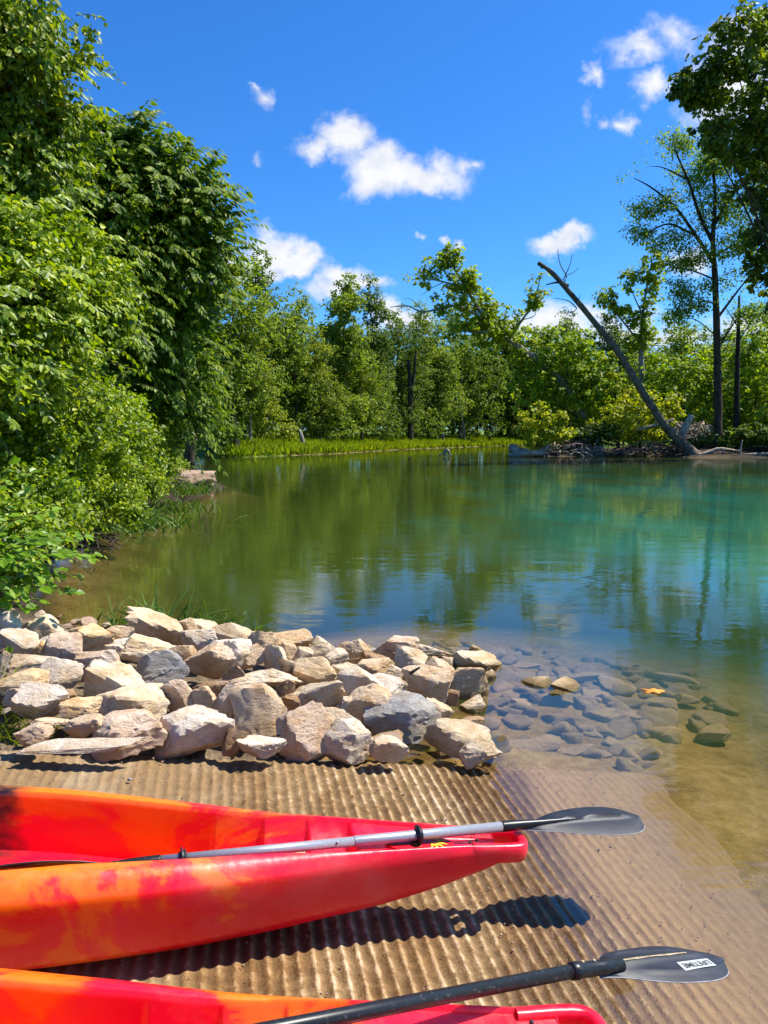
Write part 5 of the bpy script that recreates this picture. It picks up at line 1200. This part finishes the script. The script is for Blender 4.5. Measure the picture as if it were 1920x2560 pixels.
# leaning trunk under the arching tree, mid left
a = at(472, 1140, 44); a[2] = -.1; mb = MB(); mb.tube(bez([a, at(478, 1100, 44), at(500, 1040, 44), at(512, 960, 44)], 14), np.linspace(.34, .16, 14), 9, rough=.2); mb.tube(bez([at(478, 1095, 44), at(492, 1050, 43.5), at(490, 1000, 43.5)], 8), np.linspace(.2, .1, 8), 7)
tag(mb.build('tree_trunk', M['bark']), 'crooked grey-brown trunk at the water seen below the arching tree', 'tree trunk')
E_ml = px_ells([(440, 1000, 46, 60, 110), (520, 1000, 47, 50, 110), (480, 930, 48, 70, 70), (400, 1050, 40, 60, 70), (545, 1085, 58, 50, 45)])
bush('river_tree', 'shaded bank tree behind the arching tree near the left end of the far grass', 'tree', E_ml, 'far_deep', 'bark_dark', 420, 16, .6, .26, T_CARD, 311, base=(-16, 48, .6), r0=.25, nl=8)
# low growth at the foot of the far trees
for i, (u, v, Y, ru, rv, mt, lab) in enumerate([(560, 1090, 62, 40, 35, 'far_deep', 'dark bush at the left end of the far grass'), (690, 1060, 66, 60, 45, 'far_olive', 'pale-leaved bush under the low olive tree'), (830, 1055, 74, 60, 50, 'far', 'green bush under the middle far trees'), (950, 1060, 84, 50, 40, 'far_deep', 'dark bush beneath the slim far pair'), (1060, 1055, 92, 46, 36, 'far', 'light bush beside the forked dark trunk'), (1190, 1050, 104, 70, 45, 'far_deep', 'dark bush at the bend of the far bank'), (1300, 1040, 116, 70, 60, 'far', 'mid-green bush behind the yellow leaves'), (1400, 1020, 112, 80, 80, 'far_deep', 'dark bush behind the leaning green tree')]):
    Y = bank_Y(u) + 7; bush('bank_shrub', lab, 'bush', px_ells([(u, v, Y, ru, rv), (u + ru * .6, v + rv * .3, Y + 1, ru * .6, rv * .6), (u - ru * .6, v + rv * .25, Y, ru * .6, rv * .6)]), mt, 'bark_dark', 130, 14, .5, .26, T_CARD, 320 + i * 3, nl=4, r0=.06, group='bushes along the far bank')
# tall grass on the far bank
def grass_field(name, pts, h, seed, mat, wd):
    r = np.random.default_rng(seed); n = len(pts); k = 5; P_ = np.repeat(pts, k, 0); m = len(P_)
    P_ = P_ + np.stack([r.normal(0, .12, m), r.normal(0, .12, m), 0 * r.random(m)], -1); ax = np.stack([r.normal(0, .35, m), r.normal(0, .35, m), np.ones(m)], -1)
    return link(name, mesh_np(name, *leaves(P_, ax, np.stack([r.normal(0, .5, m), -np.ones(m), .6 + 0 * r.random(m)], -1), h * r.uniform(.5, 1.2, m), T_CARD, None, wd), M[mat], False))
r_ = np.random.default_rng(331); X = r_.uniform(-13, 34, 60000); Y = r_.uniform(56, 132, 60000); d = water_dist(X, Y); rightside = (Y < 80) & (X > 8)
ok = (d < -.05) & (d > -8) & (~rightside) & (r_.random(60000) < np.exp(d / 5)); pts = np.stack([X[ok], Y[ok], ground(X[ok], Y[ok])], -1)[:15000]
tag(grass_field('bank_grass', pts, .72, 332, 'grass', .35), 'sunlit tall grass covering the far bank', 'grass', kind='stuff')

# ------------------------------------------------------------------ the right bank
# dead trunk leaning out over the river
def wood(name, label, cat, pts, rad, mat, n=10, seed=0, rough=.22, extra=(), group=None, seg=None):
    mb = MB(); P_ = [at(*p) for p in pts]; k = seg or max(10, 6 * len(pts)); mb.tube(bez(P_, k), np.interp(np.linspace(0, 1, k), np.linspace(0, 1, len(rad)), rad), n, rough=rough, seed=seed)
    for (q, rd) in extra:
        Q = [at(*p) for p in q]; mb.tube(bez(Q, 8), np.linspace(rd, rd * .35, 8), 6, rough=.1)
    return tag(mb.build(name, M[mat]), label, cat, group)
YL = 59
tw = [([(1422, 714, YL), (1395, 706, YL), (1365, 712, YL)], .12), ([(1408, 710, YL), (1416, 690, YL), (1400, 660, YL), (1394, 624, YL)], .06), ([(1408, 700, YL), (1424, 664, YL), (1432, 632, YL)], .045), ([(1412, 690, YL), (1436, 680, YL), (1446, 668, YL)], .035), ([(1442, 770, YL), (1420, 752, YL), (1385, 745, YL)], .05), ([(1442, 772, YL), (1430, 780, YL), (1398, 780, YL)], .04), ([(1490, 845, YL), (1465, 836, YL), (1444, 812, YL)], .05), ([(1470, 838, YL), (1452, 836, YL), (1440, 822, YL)], .035), ([(1446, 765, YL), (1448, 745, YL), (1452, 735, YL)], .03)]
wood('leaning_dead_trunk', 'long bare dead trunk leaning left over the river, broken off at its top', 'dead tree', [(1738, 1142, YL), (1706, 1110, YL), (1660, 1060, YL), (1600, 970, YL), (1545, 880, YL), (1480, 798, YL), (1416, 722, YL), (1378, 680, YL), (1352, 662, YL)], [.62, .36, .30, .27, .24, .21, .19, .17, .11], 'dead_bark', 12, 5, .22, tw + [([(1360, 668, YL), (1348, 658, YL), (1346, 664, YL)], .2), ([(1738, 1142, YL), (1750, 1139, YL)], .35)])
wood('leaning_dead_trunk', 'thick broken stub rising right beside the foot of the leaning dead trunk', 'dead tree', [(1698, 1100, YL + .6), (1712, 1070, YL + .6), (1730, 1038, YL + .6)], [.36, .32, .22], 'drift', 10, 9, .3)
# driftwood jam along the waterline
JAM = [([(1272, 1122, 61), (1286, 1124, 61), (1292, 1140, 61)], [.30, .42, .5], 'drift', 'upturned pale root end at the left tip of the log jam'), ([(1270, 1138, 60), (1300, 1136, 60), (1360, 1132, 60)], [.12, .25, .2], 'drift', 'pale log lying half in the water at the left tip of the jam'),
 ([(1300, 1124, 61), (1330, 1134, 61), (1372, 1138, 61)], [.2, .28, .18], 'drift', 'pale forked log in front of the upturned root'), ([(1340, 1136, 60.5), (1362, 1122, 60.5), (1370, 1112, 60.5)], [.22, .24, .18], 'drift', 'short pale log propped up at an angle in the jam'),
 ([(1404, 1122, 62), (1440, 1110, 62), (1468, 1098, 62)], [.22, .28, .34], 'drift_dark', 'dark sloping log with a cut end facing the water'), ([(1395, 1103, 63), (1450, 1106, 63), (1500, 1096, 63)], [.15, .2, .22], 'drift', 'bleached log lying behind the dark sloping log'),
 ([(1470, 1140, 62), (1500, 1118, 62), (1510, 1112, 62)], [.1, .12, .08], 'drift', 'grey root arching out of the water in mid jam'), ([(1452, 1140, 61.5), (1456, 1110, 61.5)], [.09, .06], 'drift', 'upright grey snag in mid jam'),
 ([(1530, 1136, 63), (1590, 1128, 63), (1640, 1124, 63), (1700, 1136, 61)], [.2, .24, .22, .16], 'drift', 'long grey log lying along the bank left of the leaning dead trunk'), ([(1540, 1128, 63.5), (1580, 1120, 63.5), (1600, 1126, 63.5)], [.15, .2, .15], 'drift_dark', 'dark knotted root behind the long grey log'),
 ([(1575, 1078, 62), (1640, 1062, 62), (1685, 1048, 62)], [.14, .12, .08], 'drift', 'straight pale pole leaning through the yellow leaves'), ([(1745, 1139, 58.5), (1775, 1130, 58.5), (1800, 1122, 58.5), (1850, 1128, 58.5)], [.18, .16, .12, .08], 'drift', 'bent grey branch right of the foot of the dead trunk'),
 ([(1806, 1138, 58.3), (1812, 1124, 58.3), (1836, 1126, 58.3)], [.06, .07, .05], 'drift', 'thin pale twig arch standing in the water'), ([(1850, 1140, 58), (1852, 1118, 58), (1856, 1100, 58)], [.07, .06, .04], 'drift', 'thin upright stick near the right edge of the bank'), ([(1860, 1138, 58), (1900, 1136, 57.6), (1940, 1136, 57)], [.12, .14, .12], 'drift', 'pale log half sunk at the right edge'),
 ([(1690, 1090, 61), (1705, 1075, 61), (1690, 1060, 61)], [.18, .15, .1], 'drift', 'pale broken limb behind the foot of the dead trunk')]
for i, (pts, rd, mt, lab) in enumerate(JAM): wood('driftwood_log', lab, 'log', pts, rd, mt, 9, 20 + i, .3, group='driftwood along the right bank')
def brush(name, label, u0, u1, v0, v1, Y, n, seed, mat, rd):
    r = np.random.default_rng(seed); mb = MB()
    for i in range(n):
        u = r.uniform(u0, u1); v = r.uniform(v0, v1); a = at(u, v, Y + r.normal(0, .6)); d = norm(np.array([r.normal(), r.normal(0, .6), r.normal(0, .5)])) * r.uniform(.5, 1.6); mb.tube(bez([a - d / 2, a + r.normal(0, .12, 3), a + d / 2], 5), np.linspace(rd * 1.2, rd * .5, 5), 5)
    return tag(mb.build(name, M[mat]), label, 'brush', kind='stuff')
brush('brush_pile', 'tangle of dark drift sticks in mid log jam', 1370, 1500, 1116, 1138, 62.2, 150, 61, 'drift', .05)
brush('brush_pile', 'heap of bleached sticks behind the foot of the dead trunk', 1690, 1775, 1064, 1095, 62.5, 150, 63, 'drift', .05)
brush('brush_pile', 'dark roots and sticks along the water at the right edge', 1520, 1920, 1122, 1138, 60.5, 190, 64, 'drift_dark', .05)
wood('river_snag', 'pale snag sticking out of the river in front of the far grass', 'snag', [(1112, 1140, 60), (1113, 1128, 60), (1120, 1126, 60), (1126, 1140, 60)], [.10, .14, .12, .08], 'drift', 8, 40, .3, [([(1098, 1138, 60), (1108, 1133, 60)], .09)])
wood('river_snag', 'tiny dark snag barely above the river left of the pale one', 'snag', [(1020, 1146, 55), (1028, 1143, 55)], [.05, .05], 'drift_dark', 6, 41, .2)
# sycamore leaning left with long arching limbs
E_s = px_ells([(1100, 650, 63, 40, 26), (1130, 640, 63, 22, 28), (1055, 692, 63, 34, 18), (1150, 720, 63.4, 50, 36), (1110, 760, 63, 40, 26), (1180, 770, 64, 60, 40), (1240, 800, 64.5, 60, 44), (1190, 830, 64, 70, 40), (1270, 850, 65, 60, 44), (1165, 690, 63, 26, 22), (1200, 735, 63.4, 30, 24), (1340, 730, 62, 16, 30), (1352, 690, 61.5, 18, 14), (1325, 760, 62.4, 14, 18)])
root = empty('leaning_sycamore', at(1490, 1090, 66), 'sycamore leaning left with sparse sunlit leaves on long arching limbs', 'tree')
part('crown', crown(E_s, 430, 16, .48, .25, T_LOBED, 401, shell=.1, droop=.3, up=.7, jitter=.7), M['sycamore'], root)
mb = MB()
S_ = lambda *p: [at(*q) for q in p]
LB = [([(1492, 1095, 66), (1440, 1010, 66), (1400, 950, 65.5), (1330, 890, 65), (1270, 850, 64.5)], .42, .22, 'b'), ([(1270, 850, 64.5), (1215, 800, 64), (1165, 720, 63.4), (1130, 660, 63), (1118, 622, 63)], .20, .04, 0), ([(1215, 800, 64), (1140, 765, 63), (1060, 780, 62.5), (1020, 765, 62), (975, 768, 62)], .13, .025, 0),
      ([(1165, 720, 63.4), (1110, 705, 63), (1060, 695, 63), (1030, 700, 63)], .09, .025, 0), ([(1130, 660, 63), (1098, 650, 63), (1075, 640, 63)], .05, .015, 0), ([(1270, 850, 64.5), (1305, 800, 63.5), (1330, 765, 62.5), (1345, 720, 62), (1350, 690, 61.5)], .12, .03, 0), ([(1305, 800, 63.5), (1335, 790, 62.5), (1340, 770, 62)], .05, .015, 0),
      ([(1180, 745, 63.6), (1205, 725, 63.4), (1215, 715, 63.4)], .05, .015, 0), ([(1240, 825, 64), (1180, 830, 63.5), (1120, 810, 63)], .09, .02, 0), ([(1060, 780, 62.5), (1030, 750, 62), (1010, 745, 62)], .035, .012, 0), ([(1330, 765, 62.5), (1318, 740, 62), (1305, 725, 62)], .03, .01, 0), ([(1110, 705, 63), (1080, 720, 63), (1050, 740, 63)], .04, .012, 0), ([(1330, 890, 65), (1300, 860, 64.5), (1330, 850, 64)], .1, .03, 0)]
for (pts, r0, r1, _) in LB: mb.tube(bez(S_(*pts), 5 * len(pts)), np.linspace(r0, r1, 5 * len(pts)), 8, rough=.1)
mb.build('trunk', M['bark_syc'], root)
# other growth on the right bank
def rbush(name, lab, cat, rows, mt, n, per, cr, size, tm, seed, bk='bark_dark', base=None, **kw): return bush(name, lab, cat, px_ells(rows), mt, bk, n, per, cr, size, tm, seed, base=base, **kw)
rbush('bank_tree', 'rounded bright green tree leaning over the log jam', 'tree', [(1400, 880, 66, 80, 60), (1340, 900, 66, 60, 60), (1460, 920, 66, 60, 70), (1400, 970, 65.5, 110, 60), (1500, 980, 66, 50, 60), (1330, 960, 65.5, 60, 45), (1350, 840, 67, 30, 30), (1430, 1030, 65, 60, 40)], 'bright', 620, 16, .5, .25, T_LOBED, 411, base=at(1500, 1100, 66.5), r0=.3, nl=10)
rbush('yellow_bush', 'yellow-leaved branch hanging by the left tip of the log jam', 'bush', [(1330, 1055, 60.6, 36, 40), (1360, 1080, 60.6, 40, 30), (1330, 1090, 60.6, 32, 26), (1400, 1045, 61, 20, 16), (1340, 1015, 61.4, 16, 12), (1310, 1030, 61.4, 12, 12), (1400, 1090, 61, 24, 16), (1430, 1080, 61.5, 18, 12)], 'yellow', 190, 14, .34, .20, T_LOBED, 421, base=at(1420, 1110, 61.5), r0=.09, shell=.1)
rbush('yellow_bush', 'largest golden-yellow bush behind the leaning dead trunk', 'bush', [(1560, 1040, 62.6, 66, 44), (1610, 1020, 62.6, 60, 44), (1540, 1070, 63.5, 50, 26), (1640, 1070, 63.5, 50, 26), (1590, 1085, 63, 60, 18), (1590, 985, 64.5, 30, 26), (1680, 1020, 64, 26, 36)], 'yellow', 420, 15, .40, .20, T_LOBED, 431, base=at(1600, 1108, 64), r0=.1, shell=.3)
rbush('yellow_bush', 'thin yellow sprig standing up left of the leaning dead trunk', 'bush', [(1525, 930, 65, 20, 22), (1510, 900, 65, 14, 14), (1545, 970, 65, 20, 22), (1535, 890, 65.2, 12, 10), (1555, 1000, 65, 16, 16)], 'yellow', 60, 13, .32, .20, T_LOBED, 441, base=at(1560, 1100, 65), r0=.07, shell=.1)
rbush('bank_bush', 'dark green bush at the water between the two yellow bushes', 'bush', [(1490, 1085, 62.5, 46, 26), (1530, 1070, 63, 30, 26), (1460, 1095, 62.5, 26, 14)], 'far_deep', 120, 15, .4, .22, T_LOBED, 451, nl=4, r0=.06)
rbush('bank_bush', 'broad light-green bush right of the leaning dead trunk', 'bush', [(1690, 930, 69, 80, 60), (1640, 960, 69, 60, 60), (1740, 960, 68.5, 60, 60), (1700, 1010, 68, 90, 50), (1790, 1000, 68, 50, 70), (1640, 1020, 68.5, 50, 40), (1760, 1055, 66, 60, 40)], 'bright', 560, 16, .5, .24, T_LOBED, 461, base=at(1710, 1100, 69), r0=.12)
rbush('bank_bush', 'tall green bush at the right edge of the bank', 'bush', [(1880, 880, 66, 70, 60), (1920, 930, 65, 80, 80), (1860, 960, 66, 50, 70), (1900, 1030, 64, 70, 50), (1960, 1000, 63, 80, 90), (1830, 1040, 65, 40, 40)], 'bright', 520, 16, .5, .24, T_LOBED, 471, base=at(1890, 1105, 65), r0=.12)
rbush('bank_bush', 'dark bush overhanging the water at the right edge', 'bush', [(1850, 1095, 60.5, 60, 22), (1910, 1085, 59.5, 60, 26), (1800, 1100, 61.5, 40, 18), (1960, 1090, 59, 60, 30), (1760, 1098, 62, 30, 16)], 'far_deep', 260, 15, .4, .24, T_LOBED, 481, nl=6, r0=.06)
# tall airy tree with a bare dark trunk
E_l = px_ells([(1690, 360, 60, 50, 30), (1640, 420, 60, 60, 34), (1600, 440, 59, 40, 20), (1740, 430, 60, 70, 40), (1800, 400, 61, 60, 40), (1690, 490, 60, 70, 30), (1620, 520, 59.5, 50, 22), (1600, 580, 59, 40, 20), (1680, 600, 60, 60, 26), (1780, 500, 60, 70, 50), (1860, 500, 61, 60, 60), (1730, 560, 60, 60, 30), (1850, 600, 61, 60, 40), (1700, 660, 60, 50, 18), (1760, 640, 60, 50, 24), (1690, 720, 60, 60, 22), (1720, 760, 60, 60, 22), (1850, 700, 61, 60, 34), (1780, 700, 60, 50, 24), (1880, 780, 61, 50, 26), (1680, 790, 60, 40, 14), (1900, 420, 61, 50, 50)])
root = empty('airy_tree', at(1795, 1095, 61), 'tall airy tree with feathery foliage on a bare dark trunk at the right', 'tree')
part('crown', crown(E_l, 2600, 15, .78, .21, T_CARD, 491, shell=.05, droop=.5, up=.8, jitter=.7, flat=.6, width=.8, gap=.42), M['locust'], root)
mb = MB()
base_l = at(1795, 1098, 61); base_l[2] = .4
TR = S_((1795, 1000, 61), (1792, 850, 60.6), (1788, 700, 60.3), (1782, 600, 60), (1788, 500, 60), (1780, 400, 60.4), (1770, 350, 60.4))
tp = bez([base_l] + TR, 36); mb.tube(tp, np.linspace(.36, .04, 36), 10, rough=.2)
for (pts, r0) in [([(1786, 660, 60.2), (1740, 590, 60), (1690, 520, 60), (1630, 470, 59.6), (1585, 445, 59)], .17), ([(1784, 610, 60), (1750, 540, 60), (1720, 450, 60), (1690, 380, 60), (1680, 335, 60)], .16), ([(1740, 590, 60), (1670, 560, 59.5), (1610, 590, 59), (1590, 600, 59)], .1), ([(1786, 560, 60), (1830, 490, 60.6), (1880, 430, 61), (1900, 400, 61)], .15), ([(1789, 700, 60.2), (1740, 680, 60), (1690, 670, 60), (1660, 690, 60)], .08), ([(1789, 760, 60.4), (1740, 745, 60), (1690, 730, 60)], .07), ([(1790, 800, 60.4), (1850, 720, 60.8), (1900, 660, 61)], .12), ([(1790, 840, 60.4), (1740, 800, 60), (1690, 795, 60)], .06), ([(1720, 450, 60), (1660, 420, 60), (1620, 415, 60)], .07), ([(1690, 520, 60), (1640, 530, 59.6), (1600, 525, 59.4)], .06), ([(1790, 880, 60.6), (1840, 800, 61), (1880, 760, 61)], .09), ([(1786, 640, 60), (1840, 610, 60.6), (1890, 590, 61)], .09)]:
    mb.tube(bez(S_(*pts), 14), np.linspace(r0, r0 * .15, 14), 7)
mb.build('trunk', M['bark'], root)
wood('dead_snag_trunk', 'straight dead trunk with a broken top right of the tall airy tree', 'dead tree', [(1840, 1085, 62), (1842, 980, 62), (1845, 860, 62), (1848, 740, 62)], [.26, .21, .17, .08], 'bark_dark', 10, 55, .15, [([(1846, 820, 62), (1815, 770, 62)], .06), ([(1844, 860, 62), (1880, 800, 62), (1900, 770, 62)], .05)])
# pale knobbly sycamore
E_k = px_ells([(1632, 660, 78, 26, 34), (1615, 690, 78, 20, 20), (1570, 690, 78, 24, 18), (1575, 720, 78, 16, 18), (1520, 745, 77.5, 26, 22), (1540, 770, 77.5, 24, 16), (1610, 760, 78, 26, 26), (1600, 800, 78, 30, 24), (1560, 780, 78, 18, 14), (1600, 850, 78.5, 36, 26), (1635, 720, 78, 16, 26), (1620, 830, 78, 26, 20)])
root = empty('pale_sycamore', at(1606, 1090, 78.5), 'pale-trunked sycamore with tufted leaf clusters right of the leaning dead trunk', 'tree')
part('crown', crown(E_k, 230, 15, .55, .28, T_LOBED, 501, shell=.1, up=.7, jitter=.7), M['sycamore'], root)
mb = MB(); b0 = at(1606, 1090, 78.5); b0[2] = .5; mb.tube(bez([b0] + S_((1605, 940, 78.5), (1602, 860, 78.4), (1610, 760, 78), (1630, 650, 78)), 26), np.linspace(.36, .05, 26), 9)
for (pts, r0) in [([(1602, 860, 78.4), (1570, 820, 78), (1535, 775, 77.6), (1515, 745, 77.5)], .12), ([(1608, 790, 78), (1585, 740, 78), (1568, 690, 78)], .09), ([(1612, 740, 78), (1640, 700, 78), (1645, 660, 78)], .08)]: mb.tube(bez(S_(*pts), 12), np.linspace(r0, r0 * .2, 12), 6)
mb.build('trunk', M['bark_syc'], root)
# big sycamore crown reaching in from the upper right
rows_ = [(1830, 120, 24, 90, 70), (1780, 200, 24, 70, 60), (1730, 215, 23.6, 46, 34), (1870, 60, 24.5, 60, 46), (1910, 130, 25, 80, 80), (1760, 300, 23.8, 36, 24), (1860, 290, 24.6, 90, 60), (1800, 350, 24, 50, 46), (1900, 370, 25, 80, 70), (1850, 400, 24.6, 60, 50), (1830, 60, 24, 30, 26), (1900, 470, 25.4, 60, 60), (1910, 560, 25.6, 50, 60), (1890, 640, 25.6, 50, 70), (1925, 700, 26, 40, 60), (1990, 300, 26, 110, 250), (1700, 225, 23.6, 26, 14), (1760, 245, 23.6, 60, 26), (1955, 60, 26, 60, 60)]; rows_ = [(q[0], q[1], q[2] * 2.05, *q[3:]) for q in rows_]
E_r = px_ells(rows_); base_r = np.array([29.6, 54, .6])
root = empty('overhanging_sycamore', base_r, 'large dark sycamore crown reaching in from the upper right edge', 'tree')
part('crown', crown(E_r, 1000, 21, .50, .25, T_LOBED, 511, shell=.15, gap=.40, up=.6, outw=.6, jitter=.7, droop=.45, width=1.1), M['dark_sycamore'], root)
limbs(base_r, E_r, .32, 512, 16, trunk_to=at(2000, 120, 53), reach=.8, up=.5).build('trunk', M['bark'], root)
